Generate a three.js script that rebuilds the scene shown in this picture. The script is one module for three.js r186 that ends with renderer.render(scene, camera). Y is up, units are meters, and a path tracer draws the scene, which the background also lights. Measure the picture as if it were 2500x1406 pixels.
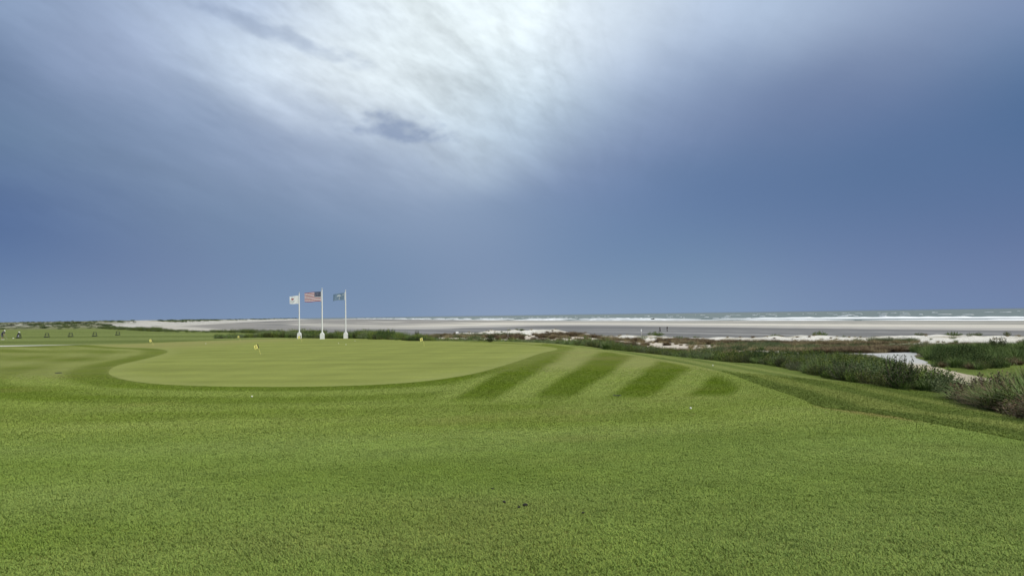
import * as THREE from 'three';
import { mergeGeometries as mergeAll } from 'three/addons/utils/BufferGeometryUtils.js';
import { MarchingCubes } from 'three/addons/objects/MarchingCubes.js';
import { RoundedBoxGeometry } from 'three/addons/geometries/RoundedBoxGeometry.js';

// ------------------------------------------------------------------ camera, sky, sun, exposure
const scene = new THREE.Scene();
const F = 1800, PW = 2500, PH = 1406, EYE = 7.0;           // lens in photograph pixels, eye 7 m above the sea
const camera = new THREE.PerspectiveCamera(2 * Math.atan(PH / 2 / F) * 180 / Math.PI, 1024 / 575, 0.1, 60000);
camera.rotation.order = 'YXZ';
camera.position.set(0, EYE, 0);
camera.rotation.set(Math.atan(67.4 / F), 0, -0.0139);
camera.updateMatrixWorld(true);
const renderer = new THREE.WebGLRenderer();
renderer.toneMapping = THREE.LinearToneMapping;
renderer.toneMappingExposure = 1.0;
renderer.shadowMap.enabled = true;

const sun = new THREE.DirectionalLight(new THREE.Color(1.0, 0.95, 0.86), 3.0);
sun.position.set(90, 136, 20); sun.target.position.set(0, 4, -60);
sun.castShadow = true; sun.shadow.radius = 20;
Object.assign(sun.shadow.camera, { left: -250, right: 250, top: 250, bottom: -250, near: 1, far: 600 });
sun.shadow.mapSize.set(2048, 2048);
scene.add(sun, sun.target);

const mergeGeometries = (list) => mergeAll(list.map((g) => { const o = g.index ? g.toNonIndexed() : g.clone(); for (const k of Object.keys(o.attributes)) if (k !== 'position' && k !== 'normal') o.deleteAttribute(k); return o; }));

// ------------------------------------------------------------------ numbers
function rng(seed) { let s = seed >>> 0; return () => { s = (s + 0x6D2B79F5) >>> 0; let t = s; t = Math.imul(t ^ (t >>> 15), t | 1); t ^= t + Math.imul(t ^ (t >>> 7), t | 61); return ((t ^ (t >>> 14)) >>> 0) / 4294967296; }; }
const clamp = (x, a = 0, b = 1) => Math.min(b, Math.max(a, x)), mix = (a, b, t) => a + (b - a) * t;
const sstep = (a, b, x) => { const t = clamp((x - a) / (b - a)); return t * t * (3 - 2 * t); };
const hash = (x, y) => { let h = Math.imul(x, 374761393) + Math.imul(y, 668265263); h = Math.imul(h ^ (h >>> 13), 1274126177); return ((h ^ (h >>> 16)) >>> 0) / 4294967296; };
function vn(x, y) {                                         // value noise -1..1
  const ix = Math.floor(x), iy = Math.floor(y); let fx = x - ix, fy = y - iy;
  fx = fx * fx * (3 - 2 * fx); fy = fy * fy * (3 - 2 * fy);
  const a = hash(ix, iy), b = hash(ix + 1, iy), c = hash(ix, iy + 1), d = hash(ix + 1, iy + 1);
  return (a + (b - a) * fx + (c - a) * fy + (a - b - c + d) * fx * fy) * 2 - 1;
}
function fbm(x, y, n = 4, g = 0.5) { let s = 0, a = 1, t = 0; for (let i = 0; i < n; i++) { s += a * vn(x, y); t += a; a *= g; const X = x * 1.6 + y * 1.2 + 17.3; y = -x * 1.2 + y * 1.6 + 5.1; x = X; } return s / t; }
const lin = (c) => (c <= 10.3 ? c / 255 / 12.92 : Math.pow((c / 255 + 0.055) / 1.055, 2.4));

// ------------------------------------------------------------------ the storm sky: tones of the cloud deck by azimuth and height (degrees, 0 = ahead), sRGB
const SKY = [
[-34.4,19.6,140,160,190], [-34.4,16.0,112,132,165], [-34.4,12.7,108,132,163], [-34.3,6.5,90,113,155], [-32.6,4.5,92,118,158], [-29.2,20.4,150,168,198], [-27.9,18.3,160,175,205], [-30.4,14.5,120,140,172],
[-26.7,19.0,165,182,212], [-24.0,20.4,178,194,216], [-19.9,21.1,176,192,216], [-19.9,19.0,212,226,234], [-17.0,21.1,180,196,219], [-14.0,21.4,218,229,236], [-15.5,18.8,222,232,238], [-12.5,16.7,222,232,236],
[-7.7,20.6,215,227,232], [-4.5,21.8,230,241,246], [-1.3,22.1,228,240,246], [0.1,22.9,235,247,253], [-7.8,15.9,212,223,229], [-1.4,16.3,194,211,222], [-2.1,12.0,196,211,219], [-6.2,12.3,176,192,213],
[-10.9,14.1,166,183,207], [-17.0,15.8,165,180,206], [-22.7,16.7,150,168,195], [-22.7,14.0,128,148,178], [-17.0,12.9,145,162,190], [-11.0,11.0,155,172,198], [-4.7,10.5,162,177,200], [-1.5,8.6,110,135,170],
[-7.9,8.0,130,150,180], [-17.0,8.4,118,138,168], [-25.3,10.4,120,140,170], [-23.2,6.3,118,142,171], [-27.9,5.2,100,120,158], [-24.0,3.8,115,130,165], [-17.0,4.2,108,135,168], [-7.9,3.0,122,145,175],
[-1.6,2.6,128,144,176], [1.1,22.9,232,244,251], [0.9,19.8,218,230,236], [5.1,21.7,216,227,236], [8.3,21.5,205,218,230], [11.4,21.3,195,210,225], [3.4,17.7,200,216,226], [5.0,15.5,165,185,208],
[9.8,18.8,165,182,210], [14.5,21.3,180,196,222], [17.5,21.5,178,196,220], [20.4,20.8,170,188,212], [25.8,20.3,155,172,200], [30.8,19.6,140,158,188], [35.0,18.9,130,148,182], [14.4,17.9,145,165,195],
[11.3,15.8,145,163,192], [8.2,14.5,145,165,192], [3.4,12.6,155,175,200], [0.5,11.7,160,180,205], [4.9,11.0,125,142,178], [9.7,12.9,122,140,178], [14.3,14.7,125,143,178], [18.8,16.1,115,135,170],
[23.0,16.1,112,130,165], [28.3,16.7,118,135,168], [34.2,16.4,105,130,165], [34.8,13.6,86,113,152], [32.9,12.1,88,115,155], [28.2,13.5,102,122,160], [25.6,12.2,92,118,158], [20.2,13.6,112,130,165],
[17.2,11.6,96,122,160], [11.2,10.1,98,125,162], [3.3,9.5,108,130,168], [11.1,6.4,105,130,170], [17.1,8.0,95,120,160], [25.5,8.8,88,115,153], [32.8,6.8,90,115,155], [32.7,4.1,100,120,160],
[22.7,4.7,102,125,165], [14.1,3.5,112,140,168], [4.8,4.7,110,138,172], [33.7,1.7,112,128,165], [22.6,2.1,115,135,170], [1.6,2.5,125,148,178], [-32.6,1.1,120,142,176], [-19.9,0.9,126,148,178],
[-0.0,0.6,140,160,187], [17.0,0.8,130,152,182], [32.6,0.8,115,138,174],
];
// the rest of the same deck: bright and broken overhead, grey to the sides and behind
for (const [az, el, r, g, b] of [[0, 30, 224, 235, 241], [-25, 30, 196, 209, 222], [28, 30, 172, 189, 212], [0, 45, 222, 232, 240], [60, 45, 182, 197, 216], [-60, 45, 186, 200, 217], [0, 65, 218, 228, 237], [90, 65, 205, 217, 229], [-90, 65, 205, 217, 229], [180, 65, 210, 221, 231], [0, 88, 216, 227, 236],
  [-60, 4, 104, 127, 164], [-60, 15, 101, 123, 158], [-60, 24, 124, 144, 176], [-100, 4, 104, 127, 162], [-100, 15, 102, 124, 157], [-100, 26, 130, 149, 178], [-140, 4, 108, 130, 162], [-140, 15, 104, 126, 158], [-140, 26, 138, 157, 184], [180, 4, 110, 132, 163], [180, 15, 106, 128, 160], [180, 26, 142, 161, 187],
  [140, 4, 108, 130, 162], [140, 15, 104, 126, 158], [140, 26, 138, 157, 184], [100, 4, 102, 125, 161], [100, 15, 100, 122, 156], [100, 26, 130, 149, 178], [60, 4, 96, 120, 160], [60, 15, 98, 122, 160], [60, 24, 118, 139, 173], [-120, 42, 190, 204, 220], [120, 42, 192, 206, 222], [180, 42, 200, 212, 226]]) SKY.push([az, el, r, g, b]);
{
  const dirOf = (az, el) => { az *= Math.PI / 180; el *= Math.PI / 180; return [Math.sin(az) * Math.cos(el), Math.sin(el), -Math.cos(az) * Math.cos(el)]; };
  const P = SKY.map(([az, el, r, g, b]) => ({ d: dirOf(az, el), c: [lin(r), lin(g), lin(b)], s: (Math.abs(az) < 36 && el < 22) ? (el < 9.2 ? 3.4 : g < 150 ? 2.2 : 1.2) : 2.5 }));
  // coarse field in azimuth and height, 0.75 degree steps
  const CW = 480, CH = 122, field = new Float32Array(CW * CH * 3);
  for (let j = 0; j < CH; j++) for (let i = 0; i < CW; i++) {
    const d = dirOf(i * 0.75 - 180, j * 0.75 - 1);
    let w = 0, r = 0, g = 0, b = 0;
    for (const p of P) {
      const q = (2 - 2 * (d[0] * p.d[0] + d[1] * p.d[1] + d[2] * p.d[2])) * 3283;      // squared degrees
      const k = 1 / ((q + 3.2 * p.s * p.s) ** 2.2);
      w += k; r += k * p.c[0]; g += k * p.c[1]; b += k * p.c[2];
    }
let out = [r / w, g / w, b / w];
    const az = i * 0.75 - 180, el = j * 0.75 - 1, t = sstep(52, 40, Math.abs(az)) * sstep(36, 26, el);
    if (t > 0) {                                            // ahead: a locally linear fit, so that gradients stay smooth
      const sg = mix(3.6, 2.7, sstep(5, 12, el)); let S = [0, 0, 0, 0, 0, 0], Y = [0, 0, 0].map(() => [0, 0, 0]);
      for (let n = 0; n < SKY.length; n++) {
        const x = SKY[n][0] - az, y = SKY[n][1] - el; if (Math.abs(x) > 40) continue; const q = Math.exp(-(x * x * 0.55 + y * y * 1.7) / (2 * sg * sg)) + 2e-5, cc = P[n].c;
        S[0] += q; S[1] += q * x; S[2] += q * y; S[3] += q * x * x; S[4] += q * x * y; S[5] += q * y * y; for (let k = 0; k < 3; k++) { Y[k][0] += q * cc[k]; Y[k][1] += q * x * cc[k]; Y[k][2] += q * y * cc[k]; }
      }
      S[3] += S[0] * 2; S[5] += S[0] * 2;
      const c0 = S[3] * S[5] - S[4] * S[4], c1 = S[4] * S[2] - S[1] * S[5], c2 = S[1] * S[4] - S[3] * S[2], det = S[0] * c0 + S[1] * c1 + S[2] * c2;
      out = out.map((o, k) => mix(o, clamp((Y[k][0] * c0 + Y[k][1] * c1 + Y[k][2] * c2) / det, 0.05, [0.74, 0.83, 0.87][k]), t));
    }
    field.set(out, (j * CW + i) * 3);
  }
  const look = (az, el, o) => {
    const x = ((az + 180) / 0.75 + CW * 2) % CW, y = clamp((el + 1) / 0.75, 0, CH - 1.001), i = Math.floor(x), j = Math.floor(y), u = x - i, v = y - j, i2 = (i + 1) % CW;
    for (let c = 0; c < 3; c++) o[c] = mix(mix(field[(j * CW + i) * 3 + c], field[(j * CW + i2) * 3 + c], u), mix(field[((j + 1) * CW + i) * 3 + c], field[((j + 1) * CW + i2) * 3 + c], u), v);
  };
  const W = 4096, H = 2048, data = new Float32Array(W * H * 4), o = [0, 0, 0];
  for (let row = 0; row < H; row++) {
    const el = ((row + 0.5) / H - 0.5) * 180;
    for (let col = 0; col < W; col++) {
      const ang = ((col + 0.5) / W - 0.5) * 2 * Math.PI;
      let az = Math.atan2(Math.cos(ang), -Math.sin(ang)) * 180 / Math.PI;
      const at = (row * W + col) * 4; data[at + 3] = 1;
      if (el < -1) { data[at] = 0.16; data[at + 1] = 0.2; data[at + 2] = 0.24; continue; }
      const near = sstep(62, 42, Math.abs(az)) * sstep(48, 30, el);
      // streaks fan out from a point low ahead, as cloud bands that run away to the horizon do
      const dx = az - 9, dy = el - 3.5, rad = Math.hypot(dx, dy * 1.25) + 0.6, th = Math.atan2(dx, dy * 1.25);
      const lr = Math.log(rad);
      const puff = near > 0 ? fbm((az * 0.93 - el * 0.37) * 0.2 + 3, (az * 0.37 + el * 0.93) * 0.8 + 9, 6, 0.58) : 0;
      const s1 = near > 0 ? fbm(th * 5.5 + 40, lr * 2.3 + 7, 4) : 0, s2r = near > 0 ? fbm(th * 13 - 11 + 1.2 * s1, lr * 4.2 + 0.6 * puff, 6, 0.62) : 0, s2 = s2r + 0.25 * (0.25 - Math.abs(s2r));
      const wisp = near > 0 ? fbm((az * 0.93 - el * 0.37) * 0.9 + 3 + 0.8 * puff, (az * 0.37 + el * 0.93) * 2.1 + 0.8 * s1, 5, 0.6) : 0;
      const px = Math.cos(el * Math.PI / 180) * Math.sin(ang) / (Math.sin(Math.max(el, 0) * Math.PI / 180) + 0.12), pz = Math.cos(el * Math.PI / 180) * Math.cos(ang) / (Math.sin(Math.max(el, 0) * Math.PI / 180) + 0.12);
      const far = near < 1 && el > 3 ? fbm(px * 1.3 + 9, pz * 0.8, 4, 0.55) : 0;
      const up = sstep(5, 13, el + 0.14 * Math.max(0, -az - 4));
      look(az + near * up * (s1 * 1.0 + puff * 0.6) * (1 - 0.4 * sstep(8, 25, az)), el + up * near * (s1 * 0.8 + puff * 0.55) * (1 - 0.5 * sstep(8, 25, az)), o);
      const lum = o[1], bright = sstep(0.28, 0.7, lum);
      let m = 1 + 0.05 * bright * near + near * up * (bright * (0.09 * s1 + 0.2 * s2 + 0.12 * puff + 0.12 * wisp) * (1 - 0.7 * sstep(2, 9, az)) + (1 - bright) * (0.05 * s1 + 0.03 * s2 + 0.05 * puff) * (1 - 0.8 * sstep(6, 18, az))) + (1 - near) * far * 0.22 * sstep(3, 14, el);
      // the small dark cloud under the bright break, and the thin dark bar above it
      const c1x = (az + 8.8) / 3.1, c1y = (el - 13.95 + 0.1 * (az + 8.7) + 0.3 * puff) / 0.62;
      const c1 = sstep(1.35, 0.1, Math.hypot(c1x * 0.85, c1y > 0 ? c1y * 0.5 : c1y * 1.2) + 0.8 * fbm(az * 0.75 + 4, el * 1.5, 5, 0.62));
      const c2x = (az + 18.5) / 8, c2y = (el - 20.8 + 0.26 * (az + 19) + 0.7 * puff) / 0.75;
      const c2 = sstep(1.2, 0.15, Math.hypot(c2x, c2y) + 0.45 * fbm(az * 0.9 + 50, el * 2, 4)) * 0.6;
      const k = Math.max(c1, c2) * near;
      const tone = [0.25, 0.325, 0.48];
      for (let c = 0; c < 3; c++) data[at + c] = Math.max(0.03, mix(o[c] * m, tone[c], k * 0.8)) * (1 + 0.012 * (hash(col, row) - 0.5));
    }
  }
  const sky = new THREE.DataTexture(data, W, H, THREE.RGBAFormat, THREE.FloatType);
  sky.mapping = THREE.EquirectangularReflectionMapping; sky.magFilter = THREE.LinearFilter; sky.needsUpdate = true;
  scene.background = sky; scene.environment = sky;
}

// ------------------------------------------------------------------ naming
const used = new Map();
function numbered(name) { const n = used.get(name) ?? 0; used.set(name, n + 1); return n ? name + '_' + String(n).padStart(3, '0') : name; }
function tag(o, label, category, group, kind) { Object.assign(o.userData, { label, category }); if (group) o.userData.group = group; if (kind) o.userData.kind = kind; return o; }
function shade(m) { m.castShadow = m.receiveShadow = true; return m; }
function mesh(name, geo, mat, parent) { const m = shade(new THREE.Mesh(geo, mat)); m.name = parent ? name : numbered(name); (parent ?? scene).add(m); return m; }
function thing(name, label, category, pos, group) { const g = new THREE.Group(); g.name = numbered(name); g.position.copy(pos); scene.add(g); return tag(g, label, category, group); }
function copy(src, name, label, pos, turn, scale) { const c = src.clone(); c.name = numbered(name); c.userData = { ...src.userData }; if (label) c.userData.label = label; c.position.copy(pos); c.rotation.y = turn ?? 0; if (scale) c.scale.setScalar(scale); scene.add(c); return c; }
const C = (r, g, b) => new THREE.Color().setRGB(r, g, b);
const std = (c, roughness = 0.8, more = {}) => new THREE.MeshStandardMaterial({ color: c, roughness, ...more });

// ------------------------------------------------------------------ the lie of the land: x to the right, d ahead (z = -d), y = 0 at the sea
function spline(pts) {
  return (t) => {
    if (t <= pts[0][0]) return pts[0][1]; const n = pts.length - 1; if (t >= pts[n][0]) return pts[n][1];
    let i = 0; while (t > pts[i + 1][0]) i++;
    const [x0, y0] = pts[i], [x1, y1] = pts[i + 1], m = (a) => (a <= 0 || a >= n ? 0 : (pts[a + 1][1] - pts[a - 1][1]) / (pts[a + 1][0] - pts[a - 1][0]));
    const h = x1 - x0, u = (t - x0) / h, u2 = u * u, u3 = u2 * u;
    return (2 * u3 - 3 * u2 + 1) * y0 + (u3 - 2 * u2 + u) * h * m(i) + (3 * u2 - 2 * u3) * y1 + (u3 - u2) * h * m(i + 1);
  };
}
const dropMid = spline([[-20, 1.6], [0, 1.65], [6, 1.75], [12, 2.02], [18, 2.27], [30, 2.46], [50, 2.6], [75, 2.72], [95, 2.9], [112, 3.15], [122, 3.5], [135, 3.85], [160, 3.95]]);
const dropLeft = spline([[-20, 1.6], [0, 1.65], [6, 1.75], [12, 2.02], [18, 2.27], [30, 2.46], [50, 2.6], [75, 2.68], [86, 2.72], [92, 3.0], [105, 3.05], [300, 3.0], [420, 2.3], [700, 1.5], [1200, 0.9]]);
const shoulder = spline([[-12, 6.6], [8, 7.2], [11, 7.6], [15.8, 7.8], [17.4, 7.25], [19.8, 7.7], [25, 8.3], [34, 9.3], [47, 7.7], [55, 6.4], [63, 5.0], [70, 3.3], [77, -0.5], [81, -4.5], [87, -12], [100, -18], [110, -24], [118, -32]]);
// signed distance to an open polyline, positive on its right-hand side when walked
function openDist(line) {
  return (x, d) => {
    let best = 1e18, sign = 1;
    for (let i = 0; i < line.length - 1; i++) {
      const ax = line[i][0], ad = line[i][1], bx = line[i + 1][0] - ax, bd = line[i + 1][1] - ad;
      const t = clamp(((x - ax) * bx + (d - ad) * bd) / (bx * bx + bd * bd)), ex = x - ax - t * bx, ed = d - ad - t * bd, q = ex * ex + ed * ed;
      if (q < best - 1e-9) { best = q; sign = bx * (d - ad) - bd * (x - ax) < 0 ? 1 : -1; }
    }
    return Math.sqrt(best) * sign;
  };
}
const LAND = [[320, -90], [200, -20], [140, 40], [85, 88], [50, 116], [28, 134], [8, 152], [-12, 156], [-30, 150], [-48, 165], [-85, 200], [-165, 310], [-330, 560], [-420, 800], [-520, 1240], [-790, 2360], [-1000, 3400]];
const SHORE = [[1400, -1400], [900, -700], [560, -60], [301, 434], [72, 869], [-200, 1780], [-700, 3600], [-1400, 6000]];
const landSide = openDist(LAND), seaSide = openDist(SHORE);      // positive = seaward
function height(x, d) {
  const s = landSide(x, d);
  const left = sstep(-20, -44, x) * sstep(60, 90, d);
  let D = mix(dropMid(d), dropLeft(d), left);
  D += (1.0 * sstep(6.5, 19, x) + 0.42 * sstep(18, 38, x)) * sstep(4, 14, d + 4);
  D += 0.55 * sstep(-0.5, 6, x - shoulder(d)) * sstep(48, 62, d) * sstep(104, 86, d) * sstep(24, 14, x);
  D -= 0.55 * Math.exp(-(((x - 41) / 9) ** 2) - ((d - 63) / 5) ** 2);       // hump under the right-hand thicket
  D += fbm(x * 0.07, d * 0.07, 2) * 0.05 + vn(x * 0.21 + 4, d * 0.21) * 0.018 * sstep(5, 15, d);
  // dune ridge along the edge of the land
  const right = sstep(-24, 4, x), rough = fbm(x * 0.11 + 3, d * 0.11, 4);
  let y = EYE - D;
  const field = sstep(-62, -16, s) * right;
  y += field * (rough * 0.42 + 0.1) * sstep(64, 76, d + Math.max(0, x - 50) * 0.3);
  y += right * (0.72 + 0.4 * fbm(x * 0.13, d * 0.13 + 8, 3) + 0.3 * fbm(x * 0.45 + 2, d * 0.45, 3)) * Math.exp(-(((s + 7) / 5.5) ** 2));
  // mounds and dunes far out on the left
  const far = sstep(300, 420, d) * sstep(-60, -110, x);
  if (far > 0) y += far * (sstep(-0.25, 0.8, fbm(x * 0.012, d * 0.008, 4)) * 2.0 - 0.4 + 1.2 * sstep(-200, -20, s) * sstep(-0.2, 0.6, fbm(x * 0.02 + 7, d * 0.012, 3)));
  // down to the beach
  const beach = beachHeight(x, d), k = sstep(-2, 16 + 0.02 * Math.max(0, d - 150), s);
  return mix(y, beach - 0.25 * sstep(6, 20, s), k);
}
function beachHeight(x, d) { const s = -seaSide(x, d); return clamp(s * 0.0055, -0.8, 1.15) + 0.05 * vn(x * 0.02, d * 0.02); }
const V = (x, d, up = 0) => new THREE.Vector3(x, height(x, d) + up, -d);
// where the line of sight through a photograph pixel meets the land
function ground(px, py, up = 0) {
  const v = new THREE.Vector3((px - PW / 2) / F, -(py - PH / 2) / F, -1).applyQuaternion(camera.quaternion);
  let t0 = 2, t1 = 2;
  for (; t1 < 900; t1 *= 1.01) { if (EYE + v.y * t1 < height(v.x * t1, -v.z * t1)) break; t0 = t1; }
  for (let i = 0; i < 30; i++) { const t = (t0 + t1) / 2; if (EYE + v.y * t < height(v.x * t, -v.z * t)) t1 = t; else t0 = t; }
  const x = v.x * t1, d = -v.z * t1; return new THREE.Vector3(x, height(x, d) + up, -d);
}
const sight = (px, d) => { const v = new THREE.Vector3((px - PW / 2) / F, -(820 - PH / 2) / F, -1).applyQuaternion(camera.quaternion); return V(-v.x * d / v.z, d); };   // a column of the photograph at a distance
const XD = (p) => [p.x, -p.z];

// ------------------------------------------------------------------ outlines of the mown areas, on the land
function closedSmooth(pts, n) { const c = new THREE.CatmullRomCurve3(pts.map(([x, d]) => new THREE.Vector3(x, 0, d)), true, 'centripetal'); return c.getPoints(n).map((p) => [p.x, p.z]).slice(0, n); }
function closedDist(poly) {
  let x0 = 1e9, x1 = -1e9, d0 = 1e9, d1 = -1e9; for (const [x, d] of poly) { x0 = Math.min(x0, x); x1 = Math.max(x1, x); d0 = Math.min(d0, d); d1 = Math.max(d1, d); }
  const f = (x, d) => {
    let q = 1e18, inside = false;
    for (let i = 0, j = poly.length - 1; i < poly.length; j = i++) {
      const [ax, ad] = poly[j], [cx, cd] = poly[i], bx = cx - ax, bd = cd - ad, t = clamp(((x - ax) * bx + (d - ad) * bd) / (bx * bx + bd * bd + 1e-12)), ex = x - ax - t * bx, ed = d - ad - t * bd;
      q = Math.min(q, ex * ex + ed * ed);
      if ((ad > d) !== (cd > d) && x < ((cx - ax) * (d - ad)) / (cd - ad) + ax) inside = !inside;
    }
    return inside ? -Math.sqrt(q) : Math.sqrt(q);
  };
  f.box = [x0, x1, d0, d1]; return f;
}
const at = (px, py) => XD(ground(px, py));
const GREEN = closedSmooth([[218, 843], [300, 849], [372, 851], [402, 855], [408, 860], [388, 868], [340, 880], [286, 893], [264, 908], [276, 920], [332, 933], [424, 941], [600, 945.5], [830, 943.5], [1000, 935], [1130, 918], [1230, 893], [1310, 866], [1360, 851], [1300, 843.5]].map(([a, b]) => at(a, b)).concat([[-8, 84], [-13, 100], [-20, 110], [-29, 113], [-40, 110], [-49, 99], [-54, 90]]), 260);
const sdGreen = closedDist(GREEN);
const backEdge = spline([[-90, 84.5], [-64, 84.5], [-50, 88], [-44, 104], [-36, 115], [-24, 117], [-10, 114], [12, 110]]);
const sdFairway = (x, d) => Math.min(Math.max(x - shoulder(d), d - backEdge(x)), sdGreen(x, d) - 1.1);
const HEDGE = [[16.5, 31.3], [15.9, 36], [16.0, 40], [17, 47.8], [16.8, 56], [14.5, 61.5], [11, 65.2], [7.8, 69.2], [4, 75], [-2.3, 82], [-12.7, 90.5], [-19, 99], [-22, 106], [-25.5, 113.2], [-31, 120.5], [-40, 122], [-48, 119]];
const hedgeSide = openDist(HEDGE);

// ------------------------------------------------------------------ textures: grain only
function canvasTex(w, h, draw, srgb = true) { const c = document.createElement('canvas'); c.width = w; c.height = h; draw(c.getContext('2d'), w, h); const t = new THREE.CanvasTexture(c); t.wrapS = t.wrapT = THREE.RepeatWrapping; if (srgb) t.colorSpace = THREE.SRGBColorSpace; return t; }
function grassTex(seed, strokes, len, lo, hi, tint = 1) {                 // blades as short strokes, tileable
  return canvasTex(1024, 1024, (g, w, h) => {
    const r = rng(seed); g.fillStyle = `rgb(${Math.round(mix(lo, hi, 0.3))},${Math.round(mix(lo, hi, 0.3))},${Math.round(mix(lo, hi, 0.3) * (1 - 0.1 * tint))})`; g.fillRect(0, 0, w, h); g.lineCap = 'round';
    for (let i = 0; i < strokes; i++) {
      const x = r() * w, y = r() * h, a = r() * Math.PI * 2, l = len * (0.5 + r()), v = Math.round(mix(lo, hi, r() ** 1.3)), warm = r();
      g.strokeStyle = `rgb(${Math.round(v * (1 + tint * (0.1 * warm - 0.05)))},${v},${Math.round(v * (1 - tint * (0.08 + 0.1 * warm)))})`; g.lineWidth = 1.2 + r() * 1.6;
      for (const ox of [-w, 0, w]) for (const oy of [-h, 0, h]) {
        const X = x + ox, Y = y + oy; if (X < -40 || Y < -40 || X > w + 40 || Y > h + 40) continue;
        g.beginPath(); g.moveTo(X, Y); g.quadraticCurveTo(X + Math.cos(a) * l * 0.5, Y + Math.sin(a) * l * 0.5, X + Math.cos(a + 0.7) * l, Y + Math.sin(a + 0.7) * l); g.stroke();
      }
    }
  });
}
function tiled(t, n) { const c = t.clone(); c.repeat.set(n, n); c.needsUpdate = true; return c; }
const turfTex = grassTex(5, 26000, 15, 120, 255), greenTex = grassTex(9, 30000, 8, 165, 235), landTex = grassTex(12, 22000, 17, 140, 250, 0);
// the tone of a grain texture, so that the colours below are the true ones
function evened(t) { const g = t.image.getContext('2d').getImageData(0, 0, t.image.width, t.image.height).data, s = [0, 0, 0]; for (let i = 0; i < g.length; i += 4 * 13) for (let k = 0; k < 3; k++) s[k] += lin(g[i + k]); const n = Math.ceil(g.length / 52); return C(n / s[0], n / s[1], n / s[2]); }
const sandTex = canvasTex(512, 512, (g, w, h) => { const im = g.createImageData(w, h), r = rng(3); for (let i = 0; i < w * h; i++) { const v = 225 + r() * 30 - (r() < 0.03 ? 60 : 0); im.data.set([v, v * 0.985, v * 0.96, 255], i * 4); } g.putImageData(im, 0, 0); });
const turfMat = new THREE.MeshPhysicalMaterial({ color: evened(turfTex), specularIntensity: 0.12, map: tiled(turfTex, 1 / 1.7), bumpMap: tiled(turfTex, 1 / 1.7), bumpScale: 0.012, roughness: 0.95, vertexColors: true });
const greenMat = new THREE.MeshPhysicalMaterial({ color: evened(greenTex), specularIntensity: 0.12, map: tiled(greenTex, 1 / 2.3), bumpMap: tiled(greenTex, 1 / 2.3), bumpScale: 0.004, roughness: 0.92, vertexColors: true });
const landMat = new THREE.MeshPhysicalMaterial({ color: evened(landTex), specularIntensity: 0.12, map: tiled(landTex, 1 / 2.9), bumpMap: tiled(landTex, 1 / 2.9), bumpScale: 0.03, roughness: 0.97, vertexColors: true });
const beachMat = new THREE.MeshStandardMaterial({ map: tiled(sandTex, 1 / 3), roughness: 0.9, vertexColors: true });

// ------------------------------------------------------------------ colours of the ground by place (linear)
const mix3 = (a, b, t) => [mix(a[0], b[0], t), mix(a[1], b[1], t), mix(a[2], b[2], t)], mul3 = (a, k) => [a[0] * k, a[1] * k, a[2] * k];
const TURF_LIGHT = [0.265, 0.288, 0.083], TURF_DARK = [0.118, 0.155, 0.012], ROUGH = [0.122, 0.16, 0.033], GREENS = [0.215, 0.24, 0.055];  // light and dark turf also stand in for sheen of blades mown either way
const SAND = [0.68, 0.65, 0.575], PALE = [0.47, 0.45, 0.405], WET = [0.165, 0.165, 0.162], DRYGRASS = [0.2, 0.18, 0.115], SOIL = [0.12, 0.125, 0.055];
function fairwayColor(x, d) {
  const g = sdGreen(x, d);
  // mower stripes across the right bank: sheen of leaning blades put into the colour
  const D = d - 21, k = (x - 1.15 - 0.205 * D) / (2.2 + 0.09 * Math.max(D, -4)) + 0.03 * vn(x * 0.5, d * 0.3), w = 0.5 + 0.5 * clamp(0.34 + Math.cos(2 * Math.PI * k) * 2.3, -1, 1);
  const wr = sstep(19.2, 21.9, d + 0.5 * vn(x * 0.8, d)) * sstep(-1.75, -1.2, k) * sstep(0.4, 1.3, shoulder(d) - x) * sstep(0.3, 1.6, g);
  // passes along the green edge and out on the left, their sheen painted likewise
  const c = 0.5 + 0.5 * clamp(Math.cos(2 * Math.PI * (g - 0.9) / 4.0) * 1.8, -1, 1), cw = (0.75 * Math.exp(-Math.max(0, g) / 5) + 0.4 * Math.exp(-Math.max(0, g) / 16)) * (1 - wr);
  const lw = sstep(-9, -16, x) * sstep(19, 25, d) * sstep(1.9, 3.2, g), ls = 0.5 + 0.5 * clamp(Math.cos(2 * Math.PI * (d * 0.9 + x * 0.42 + 3.5) / 9.5 + 1.1 * fbm(x * 0.06, d * 0.06, 2)) * 1.3, -1, 1);
  const patch0 = fbm(x * 0.4 + 31, d * 0.4, 3);
  let dark = 0.3 + 0.3 * fbm(x * 0.16 + 2, d * 0.36, 4);
  dark += 0.14 * sstep(0.1, 0.5, fbm(x * 0.3, d * 0.5 + 40, 2));
  dark = mix(dark, c, cw * (0.68 + 0.3 * fbm(x * 0.1 + 60, d * 0.1, 2))); dark = mix(dark, ls, lw * (0.38 + 0.3 * fbm(x * 0.08, d * 0.12 + 9, 2))); dark = mix(dark, w, wr * (0.92 + 0.1 * patch0));
  const rim = sstep(1.0, 0.3, shoulder(d) - x) * sstep(18, 22, d); dark = mix(dark, 0.12, rim * 0.9);
  const patch = fbm(x * 0.45 + 8, d * 0.7, 4), fine = fbm(x * 2.1, d * 2.6, 3);
  let col = mix3(TURF_LIGHT, TURF_DARK, clamp(dark + patch * 0.22));
  col = mul3(col, 1 + 0.12 * patch + 0.13 * fine);
  const dry = sstep(0.3, 0.65, fbm(x * 0.22 + 30, d * 0.3 + 4, 3)) * 0.25 + sstep(0.5, 0.05, Math.abs(x - 7.5 - 0.12 * (17 - d))) * sstep(13.6, 15, d) * sstep(18.2, 17.2, d) * 0.9;
  return mix3(col, [0.25, 0.2, 0.075], dry);
}
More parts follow.
